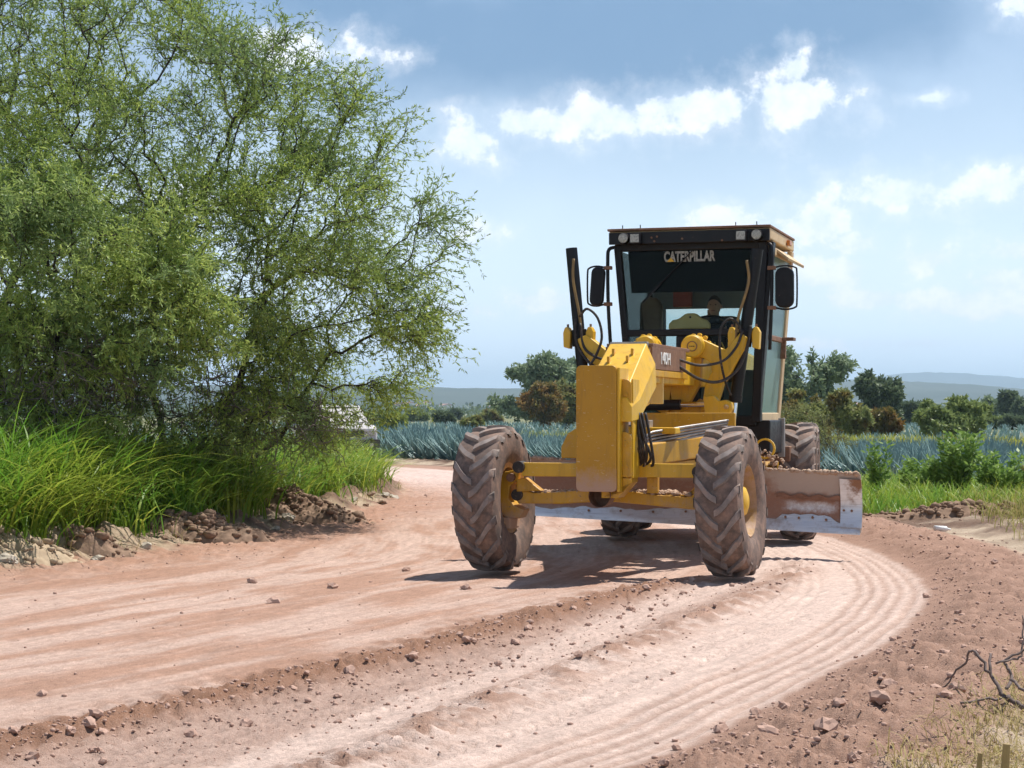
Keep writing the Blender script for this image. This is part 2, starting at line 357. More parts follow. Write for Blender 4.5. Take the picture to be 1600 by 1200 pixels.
def pdist(X, Y, L):
    """signed distance (positive on the right hand going along L) and arc position"""
    best = np.full(X.shape, 1e9); sgn = np.zeros(X.shape); S = np.zeros(X.shape); s0 = 0.0
    for (ax, ay), (bx, by) in zip(L[:-1], L[1:]):
        dx, dy = bx - ax, by - ay; l2 = dx * dx + dy * dy; l = math.sqrt(l2)
        if l < 1e-6: continue
        t = np.clip(((X - ax) * dx + (Y - ay) * dy) / l2, 0, 1)
        ex = X - ax - t * dx; ey = Y - ay - t * dy; d2 = ex * ex + ey * ey
        m = d2 < best
        best = np.where(m, d2, best); sgn = np.where(m, np.sign(ex * dy - ey * dx), sgn); S = np.where(m, s0 + t * l, S); s0 += l
    return np.sqrt(best) * sgn, S
GY, GO = R(-17), np.array([0.91, 17.27])
WHEELS = []
for xl, yl in ((-1.12, 0), (1.12, 0), (-1.14, 5.1), (0.98, 5.1), (-1.31, 6.59), (0.81, 6.59)):
    WHEELS.append((GO[0] + xl * math.cos(GY) - yl * math.sin(GY), GO[1] + xl * math.sin(GY) + yl * math.cos(GY)))
def terrain(X, Y, detail=True):
    X = np.asarray(X, float); Y = np.asarray(Y, float)
    u, s = pdist(X, Y, EDGE_L); w, sw = pdist(X, Y, WIND); m, sm = pdist(X, Y, MIDR); b, sb = pdist(X, Y, BANK)
    n1 = fbm(X * 0.9, Y * 0.9, 3, 1); n2 = fbm(X * 4, Y * 4, 4, 5); n3 = fbm(X * 14, Y * 14, 4, 9)
    n4 = fbm(X * 28, Y * 28, 3, 13); n5 = np.abs(fbm(X * 9, Y * 9, 3, 21))
    h = 0.012 * n1
    # windrow left by the blade, lumpy
    ww = 0.21 + 0.07 * n1
    wend = smooth(17.2, 15.6, Y)
    wr = np.exp(-(w / ww) ** 2) * wend
    h = h + wr * (0.075 + 0.045 * n2 + 0.030 * n3 + 0.018 * np.abs(n4))
    strip = smooth(-0.05, 0.1, w) * smooth(1.15, 0.75, w) * smooth(19, 16, Y)       # cloddy strip right of the windrow
    h = h + strip * (0.014 * n3 + 0.010 * np.abs(n2) + .02 * np.clip(np.abs(n4) - .15, 0, 1))
    mr = np.exp(-(m / 0.19) ** 2) * smooth(20, 17, Y)
    h = h + mr * (0.045 + 0.030 * n2 + 0.022 * np.sin(sm * 2 * np.pi / 0.16 + m * 9 + 2 * n1) * smooth(-.2, .1, -m))
    # transverse lug marks left of the windrow
    lug = np.exp(-((w + 0.36) / 0.20) ** 2) * wend
    lg = np.sin((sw + w * 0.7) * 2 * np.pi / 0.21 + 2.0 * n1); h = h + lug * 0.020 * np.sign(lg) * np.abs(lg) ** .6 * (.6 + n2)
    # parallel tyre grooves along the outer edge of the bend
    groove = smooth(-0.62, -0.50, u) * smooth(0.03, -0.03, u) * smooth(30, 20, Y)
    h = h + groove * ((0.0045 * np.cos((u + .03 * n1) * 2 * np.pi / 0.115) + 0.004 * np.cos((u + .05 * n1) * 2 * np.pi / 0.073 + 1)) * (.8 + 1.2 * n1) - 0.012)
    groove2 = smooth(-1.25, -1.15, u) * smooth(-0.78, -0.86, u) * smooth(13, 15, Y) * smooth(24, 20, Y)
    h = h + groove2 * 0.008 * np.cos(u * 2 * np.pi / 0.10)
    fine = (np.exp(-((u + 0.80) / 0.07) ** 2) + np.exp(-((u + 1.02) / 0.06) ** 2)) * smooth(15.5, 13, Y)
    h = h - fine * (0.012 + 0.012 * np.sign(np.sin(s * 2 * np.pi / 0.15 + 1.5 * n1)))
    # berm of loose soil outside the bend
    bm_ = smooth(0.0, 0.55, u) * (1 - 0.75 * smooth(0.95, 1.7, u)) * smooth(40, 26, Y)
    h = h + bm_ * (0.11 + 0.05 * n1 + 0.045 * n2 + 0.035 * n3 + 0.02 * np.abs(n4) + 0.03 * np.clip(n5 - .12, 0, 1))
    scal = np.sin((s + u * 0.9) * 2 * np.pi / 0.5 + 3 * n1) * smooth(0.1, 0.4, u) * smooth(1.3, 0.9, u)
    h = h + 0.02 * scal * smooth(30, 20, Y)
    # left: loose edge, then the bank
    le = smooth(1.3, 0.2, b) * smooth(-0.3, 0.3, b)
    h = h + le * (0.03 + 0.05 * n2 + 0.03 * n3)
    bk = smooth(0.15, -0.55, b)
    lump = np.clip(fbm(X * 1.6 + 3, Y * 1.6, 3, 31) * 1.6, -0.2, 1)
    h = h + bk * (0.14 + 0.22 * np.clip(lump, 0, 1) + 0.06 * n2 + 0.03 * n3 + .02 * np.abs(n4))
    h = h + smooth(1.3, 2.6, u) * (0.06 * n2 + 0.10)
    # ripples of the compacted road along the direction of travel
    rip = fbm(w * 5.0, sw * 0.5, 3, 44)
    road = smooth(-0.1, 0.3, b) * smooth(0.1, -0.1, u)
    fs_ = fbm(w * 22, sw * 1.1, 3, 52, .6)
    h = h + road * (0.007 * rip + 0.004 * n3 + 0.0055 * fs_)
    for cx, cy in WHEELS:
        d = np.hypot(X - cx, Y - cy); f = smooth(0.35, 0.75, d); h = h * f - 0.012 * (1 - f)
    if not detail: return h
    return h, dict(u=u, w=w, m=m, b=b, s=s, sw=sw, n1=n1, n2=n2, n3=n3, wr=wr, strip=strip, mr=mr, bm=bm_, le=le, bk=bk, rip=rip, road=road, lug=lug, groove=groove, lump=lump, fs=fs_)
NA, ND = 510, 550
ta = np.linspace(-1, 1, NA); ang = 0.30 * ta + 0.36 * ta ** 7
dist = np.exp(np.linspace(math.log(4.6), math.log(66), ND))
A, D = np.meshgrid(np.tan(ang), dist); GX, GYY = A * D, D
GZ, mk_ = terrain(GX, GYY)
idx = np.arange(NA * ND).reshape(ND, NA)
F = np.stack([idx[:-1, :-1], idx[:-1, 1:], idx[1:, 1:], idx[1:, :-1]], -1).reshape(-1, 4)
# skirt drop at the rim so that the sheet meets the field ground below it
rimf = np.maximum.reduce([smooth(0.92, 1.0, np.abs(ta))[None, :] * np.ones((ND, 1)), smooth(0.985, 1, np.linspace(0, 1, ND))[:, None] * np.ones((1, NA)), smooth(0.012, 0, np.linspace(0, 1, ND))[:, None] * np.ones((1, NA))])
GZ = GZ * (1 - rimf) - 0.10 * rimf
def C3(*c): return np.array(c)[None, None, :]
def lerp(a, b, f): return a + (b - a) * f[..., None]
M_ = mk_
rip2 = fbm(M_['w'] * 1.6, M_['sw'] * 0.22, 4, 91, .6); tone = np.clip(0.5 + 0.35 * M_['rip'] + 0.75 * rip2 + 0.25 * M_['n1'] + .15 * M_['n2'], 0, 1)
PALE, ORNG, GPINK, LOOSE, BERM, TAN, DKB = C3(0.57, 0.41, 0.335), C3(0.41, 0.235, 0.16), C3(0.42, 0.295, 0.24), C3(0.275, 0.15, 0.095), C3(0.36, 0.225, 0.165), C3(0.44, 0.345, 0.24), C3(0.17, 0.11, 0.075)
cl = lerp(np.broadcast_to(PALE, GX.shape + (3,)), np.broadcast_to(ORNG, GX.shape + (3,)), smooth(0.30, 0.85, tone) * 0.85 * smooth(0.25, -0.5, M_['w']))
SP = dense([(-2.0, 5.0), (-0.87, 8.48), (0, 10.88), (0.95, 13.98), (2.02, 16.93), (2.5, 19)]); ds, _ = pdist(GX, GYY, SP); inn = np.clip(np.maximum(smooth(-1.75, -1.2, M_['u'] + .25 * M_['n1'] + .12 * M_['n2']), smooth(.34, .16, np.abs(ds) + .1 * M_['n2'])), .12, 1) * smooth(0.0, 0.15, M_['w'])
cl = lerp(cl, np.broadcast_to(C3(0.68, 0.53, 0.455), cl.shape), inn * 0.9)
cl = lerp(cl, np.broadcast_to(GPINK, cl.shape), np.clip(M_['strip'] * (0.8 + 0.5 * M_['n2']), 0, 1) * (1 - .7 * smooth(.30, .12, np.abs(ds))))
cl = lerp(cl, np.broadcast_to(BERM, cl.shape), np.clip(M_['mr'] * 1.0, 0, 1) * smooth(-0.3, 0.2, M_['n2']))
gph = .5 + .5 * np.cos((M_['u'] + .03 * M_['n1']) * 2 * np.pi / 0.115); cl = lerp(cl, np.broadcast_to(BERM, cl.shape), np.clip(M_['groove'] * (1 - gph) * .55, 0, 1))
cl = lerp(cl, np.broadcast_to(LOOSE, cl.shape), np.clip((M_['wr'] + .8 * np.exp(-((M_['w'] + .25) / .3) ** 2) * smooth(-.25, .3, M_['n2']) * smooth(17, 15, GYY)) * 1.1, 0, 1))
cl = lerp(cl, np.broadcast_to(LOOSE * 1.15, cl.shape), np.clip(M_['lug'] * 0.6, 0, 1) * smooth(-.2, .3, M_['n2']))
cl = lerp(cl, np.broadcast_to(BERM, cl.shape), smooth(-0.02, 0.10, M_['u'] + 0.05 * M_['n2']))
lel = smooth(2.2, 0.4, M_['b'] + 0.4 * M_['n1']) * smooth(46, 34, GYY)
cl = lerp(cl, np.broadcast_to(C3(0.38, 0.215, 0.145), cl.shape), lel * (0.75 + 0.5 * M_['n2']).clip(0, 1))
bkc = lerp(np.broadcast_to(TAN, cl.shape), np.broadcast_to(DKB, cl.shape), smooth(0.05, 0.45, M_['lump'] + 0.35 * M_['n2']) * smooth(-4.2, -3.2, GX))
bkc = lerp(bkc, np.broadcast_to(C3(0.20, 0.13, 0.085), cl.shape), smooth(0.1, 0.5, M_['n2']))
cl = lerp(cl, bkc, smooth(0.12, -0.18, M_['b'] + 0.12 * M_['n2']))
vg = lerp(np.broadcast_to(C3(0.52, 0.43, 0.32), cl.shape), np.broadcast_to(C3(0.13, 0.085, 0.06), cl.shape), smooth(18, 24, GYY) * smooth(-.4, .3, M_['n1']))
cl = lerp(cl, vg, smooth(1.15, 1.5, M_['u'] + 0.25 * M_['n1']))
far = smooth(30, 45, GYY); cl = lerp(cl, np.broadcast_to(C3(0.62, 0.48, 0.42), cl.shape), far * smooth(-0.2, 0.3, M_['b']) * smooth(0.2, -0.2, M_['u']))
cl = cl * (1 + 0.22 * M_['fs'] * M_['road'] + 0.16 * M_['n3'] + 0.10 * M_['n2'])[..., None]
cl = np.clip(cl, 0.02, 0.8)
me = np_mesh('dirt_road', np.stack([GX, GYY, GZ], -1).reshape(-1, 3), F, True)
at = me.color_attributes.new('soil', 'FLOAT_COLOR', 'POINT')
at.data.foreach_set('color', np.concatenate([cl.reshape(-1, 3), np.ones((NA * ND, 1))], 1).astype(np.float32).ravel())
t = NT('red_soil'); va = t.n('ShaderNodeVertexColor'); va.layer_name = 'soil'
ns = t.noise(38, 6, 0.7); nf = t.noise(150, 4, 0.65); nb = t.noise(9, 5, 0.6)
c = t.mix(t.ramp(ns, 0.42, 0.78, 0.0, 0.55), va.outputs[0], (0.24, 0.13, 0.09))
c = t.mix(t.ramp(nf, .50, .72, 0, .34), c, (0.25, 0.14, 0.10)); c = t.mix(t.ramp(nf, .46, .30, 0, .22), c, (0.80, 0.68, 0.60))
hs = t.n('ShaderNodeHueSaturation'); t.l(c, hs.inputs['Color']); t.l(t.ramp(nb, 0.3, 0.7, 0.90, 1.10), hs.inputs['Value'])
t.l(hs.outputs[0], t.p.inputs['Base Color']); t.p.inputs['Roughness'].default_value = 0.95; t.p.inputs['Specular IOR Level'].default_value = 0.15
hh = t.math('ADD', t.math('MULTIPLY', ns, 1.0), t.math('MULTIPLY', nf, 0.7)); t.bump(hh, 0.95, 0.016)
me.materials.append(t.m); road_o = link(bpy.data.objects.new('dirt_road', me)); SOIL = t.m
tag(road_o, 'curving graded road of pink and red dirt with wheel ruts and windrows', 'dirt road', kind='structure')
def hz(x, y): return float(terrain(np.array([x]), np.array([y]), False)[0])

# field ground out to the horizon
t = NT('field_ground'); n_ = t.noise(0.04, 6, 0.65, 'Object'); n2_ = t.noise(0.9, 5, 0.6, 'Object')
c = t.mix(t.ramp(n_, 0.4, 0.6), (0.16, 0.17, 0.055), (0.10, 0.13, 0.05)); c = t.mix(t.ramp(n2_, 0.45, 0.7), c, (0.20, 0.15, 0.09))
t.l(c, t.p.inputs['Base Color']); t.p.inputs['Roughness'].default_value = 0.95; t.bump(n2_, 0.6, 0.05)
xs = np.array([-9500, -3000, -900, -300, -100, -40, 0, 40, 100, 300, 900, 3000, 9500.0]); ys = np.array([-900, -200, -30, 3, 30, 60, 110, 200, 400, 900, 2500, 6000, 12500.0])
X_, Y_ = np.meshgrid(xs, ys); ii = np.arange(X_.size).reshape(X_.shape)
tag(np_obj('field_ground', np.stack([X_, Y_, np.full(X_.shape, -0.11)], -1).reshape(-1, 3), np.stack([ii[:-1, :-1], ii[:-1, 1:], ii[1:, 1:], ii[1:, :-1]], -1).reshape(-1, 4), t.m),
    'flat green and straw coloured farmland reaching the hills', 'ground', kind='structure')

# hills
HILL = mk('wooded_hill', (0.028, 0.046, 0.026), (0.045, 0.062, 0.036), 0.004, 0.95)
def hill(name, prof, y, depth, label, seed, n=160):
    """prof: (pixel-free) list of (x, z) crest points at distance y"""
    xs_ = np.linspace(prof[0][0], prof[-1][0], n); zs = np.interp(xs_, [p[0] for p in prof], [p[1] for p in prof])
    rows = 14; V = []; 
    for j in range(rows):
        f = j / (rows - 1); prof_f = math.sin(f * math.pi / 2) ** 1.3
        yy = y - depth * (1 - f) + 0.12 * depth * gnoise(xs_ / 420.0, np.full(n, j * 0.4), seed)
        zz = zs * prof_f * (1 + 0.10 * gnoise(xs_ / 160.0, np.full(n, f * 3), seed + 3) * (1 - f * 0.6)) - 0.5 + gnoise(xs_ / 25.0, np.full(n, f * 9.0), seed + 5) * y * 0.0007
        V.append(np.stack([xs_, yy, zz], -1))
    V.append(np.stack([xs_, np.full(n, y + depth * 0.6), np.full(n, -0.5)], -1)); rows += 1
    V = np.array(V).reshape(-1, 3); i_ = np.arange(rows * n).reshape(rows, n)
    o = np_obj(name, V, np.stack([i_[:-1, :-1], i_[:-1, 1:], i_[1:, 1:], i_[1:, :-1]], -1).reshape(-1, 4), HILL, smooth=True)
    tag(o, label, 'hill', kind='structure')
hill('mesa_hill', [(-2600, 38), (-1500, 50), (-900, 53), (-280, 51), (-60, 47), (250, 40), (700, 22), (1100, 8)], 3400, 700, 'long flat-topped wooded hill behind the field beside the mesquite', 3)
hill('near_range_hill', [(300, 20), (600, 62), (720, 70), (800, 66), (930, 62), (1060, 50), (1180, 32), (1400, 24), (1800, 40), (2600, 60)], 3900, 800, 'blue wooded hill sloping down beyond the grader cab', 11)
hill('far_range_hill', [(800, 40), (1500, 130), (1800, 185), (2050, 205), (2350, 195), (2800, 160), (3600, 190), (4600, 120)], 9500, 1500, 'palest farthest mountain rising above the nearer blue hill', 19)

# ------------------------------------------------------------------ plants: generators
def frusta(p0, p1, r0, r1, n=5):
    """arrays of edges to quads"""
    d = p1 - p0; L = np.linalg.norm(d, axis=1, keepdims=True) + 1e-9; d = d / L
    ref = np.where(np.abs(d[:, 2:3]) < 0.9, np.array([[0, 0, 1.0]]), np.array([[1.0, 0, 0]]))
    a = np.cross(d, ref); a /= np.linalg.norm(a, axis=1, keepdims=True) + 1e-9; b = np.cross(d, a)
    th = np.arange(n) / n * 2 * np.pi
    ring = a[:, None, :] * np.cos(th)[None, :, None] + b[:, None, :] * np.sin(th)[None, :, None]
    V = np.concatenate([p0[:, None, :] + ring * r0[:, None, None], p1[:, None, :] + ring * r1[:, None, None]], 1)
    k = np.arange(n); f = np.stack([k, (k + 1) % n, (k + 1) % n + n, k + n], -1)
    F = (np.arange(len(p0)) * 2 * n)[:, None, None] + f[None]
    return V.reshape(-1, 3), F.reshape(-1, 4)
def merge(parts):
    V = []; F = []; o = 0
    for v, f in parts: V.append(v); F.append(f + o); o += len(v)
    return np.concatenate(V), np.concatenate(F)
def unit(v): return v / (np.linalg.norm(v, axis=-1, keepdims=True) + 1e-9)
def leafquads(b, d, l, w, g):
    """rhombus leaves: base points, directions, lengths, widths"""
    s = unit(np.cross(d, g.normal(size=b.shape))) * w[:, None] * 0.5
    m = b + d * (l * 0.45)[:, None]
    V = np.stack([b, m + s, b + d * l[:, None], m - s], 1).reshape(-1, 3)
    return V, np.arange(len(b) * 4).reshape(-1, 4)
def blobpts(g, blobs, n, shell=0.35):
    """points in a union of ellipsoids (cx,cy,cz,rx,ry,rz,weight)"""
    wts = np.array([b[6] for b in blobs], float); k = g.choice(len(blobs), n, p=wts / wts.sum()); B = np.array(blobs)[k]
    d = unit(g.normal(size=(n, 3))); r = (shell + (1 - shell) * g.random(n)) ** (1 / 2.2)
    nb = 1 + 0.22 * np.array([gnoise(d[:, 0] * 2.4 + B[:, 0], d[:, 2] * 2.4 + d[:, 1] * 1.3, 77)])[0]
    return B[:, :3] + d * B[:, 3:6] * (r * nb)[:, None]
def colonize(att, roots, step, infl, kill, iters, g, jit=0.25):
    nodes = []; par = []
    for chain in roots:
        for i, p in enumerate(chain):
            par.append(-1 if i == 0 else len(nodes) - 1); nodes.append(np.array(p, float))
    att = att.copy(); done = set()
    for it in range(iters):
        if len(att) == 0: break
        kd = kdtree.KDTree(len(nodes))
        for i, p in enumerate(nodes): kd.insert(p, i)
        kd.balance(); acc = {}; keep = np.ones(len(att), bool)
        for j, a in enumerate(att):
            _, i, dd = kd.find(a)
            if dd < kill: keep[j] = False; continue
            if dd > infl: continue
            v = (a - nodes[i]) / dd
            if i in acc: acc[i] += v
            else: acc[i] = v.copy()
        att = att[keep]; grew = False
        for i, v in acc.items():
            l = np.linalg.norm(v)
            if l < 1e-3: continue
            v = v / l + g.normal(size=3) * jit; v /= np.linalg.norm(v)
            q = nodes[i] + v * step; key = (i, round(float(v[0]), 1), round(float(v[1]), 1), round(float(v[2]), 1))
            if key in done: continue
            done.add(key); nodes.append(q); par.append(i); grew = True
        if not grew: break
    return np.array(nodes), np.array(par)
def radii(par, tip, ex=2.4):
    n = len(par); a = np.zeros(n); ch = np.zeros(n, int)
    for i in range(n):
        if par[i] >= 0: ch[par[i]] += 1
    r = np.zeros(n)
    for i in range(n - 1, -1, -1):
        if ch[i] == 0 and a[i] == 0: a[i] = tip ** ex
        r[i] = a[i] ** (1 / ex)
        if par[i] >= 0: a[par[i]] += a[i]
    return r
def make_tree(name, base, roots, blobs, n_att, step, infl, kill, tip, twigs, seg, seglen, leaves, ll, lw, bark, leafm, seed, label, cat='tree', group=None, droop=0.15, sides=5, iters=90, shell=0.3, maxr=9, twig_r=0.004, dead=None, thr=0.03, zig=0.5, radial=0.7, gap=None, lal=0.55):
    g = np.random.default_rng(seed); base = np.array(base, float)
    att = blobpts(g, blobs, n_att, shell)
    if gap:
        fz = gap[0]; att = att[(gnoise(att[:, 0] * fz, att[:, 2] * fz, seed) + gnoise(att[:, 1] * fz + 5, att[:, 2] * fz + att[:, 0] * fz * .4, seed + 1)) > gap[1]]
    nd, par = colonize(att, roots, step, infl, kill, iters, g)
    # parents always precede children, so radii can be summed from the end
    r = np.minimum(radii(par, tip), maxr); e = par >= 0
    root = empty(name, tuple(base)); tag(root, label, cat, group)
    V, Fq = frusta(nd[par[e]], nd[e], np.minimum(r[par[e]], r[e] * 1.6), r[e], sides)
    np_obj('trunk', V - base, Fq, bark, root, True)
    c0 = np.mean([b[:3] for b in blobs], 0)
    ti = np.where(e & (r < thr))[0]; ti = np.repeat(ti, twigs)
    d = unit(nd[ti] - nd[par[ti]]); p = nd[ti] - d * step * g.random((len(ti), 1))
    out = unit(nd[ti] - c0)
    d = unit(d * 0.5 + out * radial + g.normal(size=d.shape) * 0.75)
    P = [p]; 
    for k in range(seg):
        d = unit(d + g.normal(size=d.shape) * zig + np.array([0, 0, -droop])); p = p + d * (seglen * (0.6 + 0.8 * g.random((len(ti), 1)))); P.append(p)
    if twig_r:
        nt_ = len(ti[::2]); parts = [frusta(P[k][::2], P[k + 1][::2], np.full(nt_, twig_r * (1 - k / (seg + 1))), np.full(nt_, twig_r * (1 - (k + 1) / (seg + 1))), 3) for k in range(seg)]
        V, Fq = merge(parts); np_obj('twigs', V - base, Fq, bark, root)
    B = []; Dv = []
    for k in range(seg):
        for q in range(leaves):
            f = g.random((len(ti), 1)); B.append(P[k] * (1 - f) + P[k + 1] * f)
            dd = unit(P[k + 1] - P[k]); Dv.append(unit(dd * lal + g.normal(size=dd.shape) * 0.6 + np.array([0, 0, -droop])))
    B = np.concatenate(B); Dv = np.concatenate(Dv); n = len(B)
    V, Fq = leafquads(B, Dv, ll * (0.6 + 0.8 * g.random(n)), lw * (0.7 + 0.6 * g.random(n)), g)
    np_obj('crown', V - base, Fq, leafm, root)
    if dead:
        np_, blob_ = dead; q = blobpts(g, blob_, np_, 0.2); dd = unit(g.normal(size=q.shape) + np.array([0.3, -0.3, -0.1])); parts = []
        p = q
        for k in range(7):
            dd = unit(dd + g.normal(size=q.shape) * 0.45); p2 = p + dd * 0.11; rr = 0.0085 * (1 - k / 8)
            parts.append(frusta(p, p2, np.full(np_, rr), np.full(np_, rr * 0.88), 3)); p = p2
        V, Fq = merge(parts); np_obj('dead_twigs', V - base, Fq, MATS['dead_wood'], root)
    return root
BARK = mk('mesquite_bark', (0.035, 0.028, 0.023), (0.06, 0.048, 0.04), 9.0, 0.9, bump=0.6, bscale=40)
mk('dead_wood', (0.22, 0.185, 0.16), (0.14, 0.11, 0.09), 9.0, 0.9)
L_MESQ = leafmat('mesquite_leaf', (0.17, 0.265, 0.055), (0.45, 0.54, 0.125), 0.40, c3=(0.15, 0.225, 0.085), p3=0.2)
L_MESQ2 = leafmat('mesquite_leaf_light', (0.23, 0.34, 0.08), (0.50, 0.58, 0.16), 0.40, c3=(0.19, 0.28, 0.115), p3=0.2)

# big mesquite by the road
def limb(a, b, n=9, wob=0.12, seed=1):
    g = np.random.default_rng(seed); a, b = np.array(a, float), np.array(b, float); out = []
    for i in range(n):
        f = i / (n - 1); q = a + (b - a) * f; q[:2] += (g.normal(size=2) * wob) * math.sin(f * math.pi); out.append(q)
    return out
tb = (-4.5, 24.6)
z0 = -0.1
make_tree('mesquite_tree', (tb[0], tb[1], z0),
    [limb((-4.6, 24.6, z0), (-4.7, 24.7, 3.9), 14, 0.12, 1), limb((-4.3, 24.5, z0), (-3.2, 24.3, 3.0), 12, 0.1, 2), limb((-4.9, 24.8, z0), (-6.2, 25.0, 3.4), 12, 0.1, 3), limb((-3.9, 24.9, z0), (-2.7, 25.3, 1.9), 9, 0.1, 4)],
    [(-4.5, 24.6, 4.3, 2.8, 2.6, 2.9, 1.0), (-2.8, 24.3, 3.5, 2.2, 1.8, 1.4, 0.6), (-1.75, 24.4, 3.7, 1.15, 1.1, .75, .20), (-2.5, 24.5, 4.9, 1.35, 1.2, 1.0, .22), (-1.8, 24.6, 2.75, 1.0, 1.0, .6, .18), (-2.9, 25.4, 2.1, 1.6, 1.3, 1.1, 0.3), (-5.2, 24.8, 5.6, 2.6, 2.2, 1.9, 0.2), (-4.4, 23.9, 2.4, 1.6, .7, 1.0, .55), (-3.6, 24.6, 3.6, 1.6, 1.4, 1.4, .5), (-4.5, 23.2, 1.5, 1.9, .7, .65, .42), (-3.2, 24.1, 1.4, .9, .8, .5, .3)],
    7000, 0.17, 1.3, 0.20, 0.0055, 4, 5, 0.118, 5, 0.065, 0.0165, BARK, L_MESQ, 5,
    'largest wide-spreading feathery green mesquite tree overhanging the road verge', 'tree', 'roadside mesquite trees', droop=0.05, maxr=0.16, gap=(1.1, .045), radial=1.15, zig=.34, lal=.9,
    dead=(380, [(-4.8, 23.4, 1.7, 1.7, 0.8, 0.55, 1), (-3.2, 24.0, 1.35, 1.2, 0.7, 0.4, .6)]))
make_tree('mesquite_tree', (-6.0, 22.6, z0),
    [limb((-5.9, 22.6, z0), (-5.4, 22.2, 2.2), 9, 0.1, 5), limb((-5.9, 22.6, z0), (-6.9, 22.4, 2.4), 9, 0.1, 6)],
    [(-5.0, 21.9, 3.3, 1.5, 1.1, 1.0, 1.0), (-6.4, 22.0, 3.2, 1.4, 1.2, 1.3, 0.8), (-4.3, 22.0, 2.6, 1.1, 0.9, 0.8, 0.45), (-6.2, 21.8, 2.2, 1.3, .7, .7, .3), (-5.7, 21.6, 1.7, 1.4, .6, .55, .32)],
    2500, 0.16, 1.3, 0.19, 0.005, 5, 5, 0.085, 6, 0.068, 0.018, BARK, L_MESQ2, 6,
    'lower paler drooping mesquite in front of the largest mesquite', 'tree', 'roadside mesquite trees', droop=0.16, maxr=0.10, gap=(1.4, .0), radial=1.0, zig=.36, lal=.9,
    dead=(320, [(-5.6, 21.9, 1.9, 1.3, 0.6, 0.6, 1)]))
make_tree('mesquite_tree', (-8.2, 28.0, z0),
    [limb((-8.0, 28, z0), (-7.5, 28, 3.4), 12, 0.1, 7), limb((-8.0, 28.0, z0), (-8.8, 28.2, 3.6), 12, 0.1, 8)],
    [(-7.7, 28, 5.6, 2.6, 1.8, 3.2, 1.0), (-6.6, 28.5, 3.6, 2.2, 1.6, 1.8, 0.5)],
    1300, 0.2, 1.5, 0.26, 0.008, 3, 4, 0.11, 3, 0.07, 0.017, BARK, L_MESQ, 8,
    'sparse upright mesquite with dark branches behind the largest mesquite', 'tree', 'roadside mesquite trees', droop=0.02, maxr=0.12, zig=.36, lal=.9)

# background trees
BARK2 = mk('grey_bark', (0.10, 0.085, 0.07), (0.06, 0.05, 0.042), 4.0, 0.9)
L_EUC = leafmat('eucalyptus_leaf', (0.17, 0.235, 0.13), (0.30, 0.37, 0.21), 0.3)
L_DARK = leafmat('dark_leaf', (0.10, 0.145, 0.085), (0.18, 0.23, 0.12), 0.3)
L_OLIVE = leafmat('olive_leaf', (0.20, 0.24, 0.085), (0.34, 0.36, 0.13), 0.3, c3=(0.20, 0.13, 0.035), p3=0.2)
L_ORNG = leafmat('russet_leaf', (0.22, 0.17, 0.05), (0.18, 0.19, 0.06), 0.3, c3=(0.32, 0.17, 0.05), p3=0.4)
L_BUSH = leafmat('bush_leaf', (0.19, 0.25, 0.085), (0.30, 0.36, 0.13), 0.3)
def bgtree(name, px, D, top, wpx, mat_, seed, label, lobes=None, group='trees beyond the agave field', dens=1.0, trunk=0.35, bark=None):
    """a tree standing D metres out, top height and width in metres from its size"""
    k = D / 2930; x = (px - 800) * k; w = wpx * k; h = top
    g = np.random.default_rng(seed); lw_ = max(0.07, D * 0.0012)
    gp = (3.2 / max(w, .5), -.08); bl = lobes or [(0, 0.66, 0.5, 0.34, 1.0), (-0.28, 0.5, 0.3, 0.25, 0.5), (0.27, 0.52, 0.3, 0.26, 0.5)]
    blobs = [(x + a * w, D + (g.random() - .5) * w * 0.4, b * h, c_ * w, c_ * w * 0.9, d_ * h, wt) for a, b, c_, d_, wt in bl]
    roots = [limb((x, D, -0.1), (x + 0.05 * w, D, h * trunk), 6, 0.03 * w, seed), limb((x + 0.02 * w, D, -0.1), (x + bl[-1][0] * 0.5 * w, D + 0.1, h * trunk * 1.1), 6, 0.03 * w, seed + 1)]
    st = h / 16
    return make_tree(name, (x, D, -0.1), roots, blobs, int(420 * dens), st, st * 9, st * 1.1, 0.006 * h, 4, 3, st * 0.6, 4, lw_ * 2.1, lw_, bark or BARK2, mat_, seed, label, 'tree', group, droop=0.1, maxr=h * 0.028, twig_r=0.0, thr=9, radial=0.6, iters=60, gap=gp)
EUC = [(-0.15, 0.62, 0.28, 0.22, 1), (0.08, 0.80, 0.26, 0.19, 1), (0.30, 0.70, 0.22, 0.16, .7), (-0.35, 0.42, 0.18, 0.20, .6), (-0.1, 0.3, 0.3, 0.16, .5)]
bgtree('eucalyptus_tree', 838, 215, 8.2, 125, L_EUC, 21, 'tall eucalyptus with open crown standing left of the grader front plate', EUC, dens=1.7)
bgtree('russet_tree', 848, 180, 4.4, 62, L_ORNG, 22, 'russet brown tree below the tall eucalyptus left of the grader', dens=1.1)
bgtree('dark_tree', 884, 186, 4.6, 60, L_OLIVE, 23, 'olive tree half hidden behind the edge of the grader front plate')
bgtree('slender_tree', 893, 240, 8.4, 28, L_EUC, 24, 'thin straggly eucalyptus beside the raised black cylinder', [(0, 0.85, .4, .12, 1), (-.2, .6, .4, .14, .7), (.2, .5, .4, .12, .5)], dens=0.5)
bgtree('eucalyptus_tree', 1262, 150, 7.2, 135, L_EUC, 25, 'tall eucalyptus with side lobe rising right of the cab', [(-0.2, 0.78, 0.27, 0.2, 1), (-0.05, 0.6, 0.3, 0.2, 1), (0.33, 0.72, 0.17, 0.13, .5), (0.2, 0.55, .14, .14, .3), (-.25, .4, .25, .2, .6)], dens=1.9)
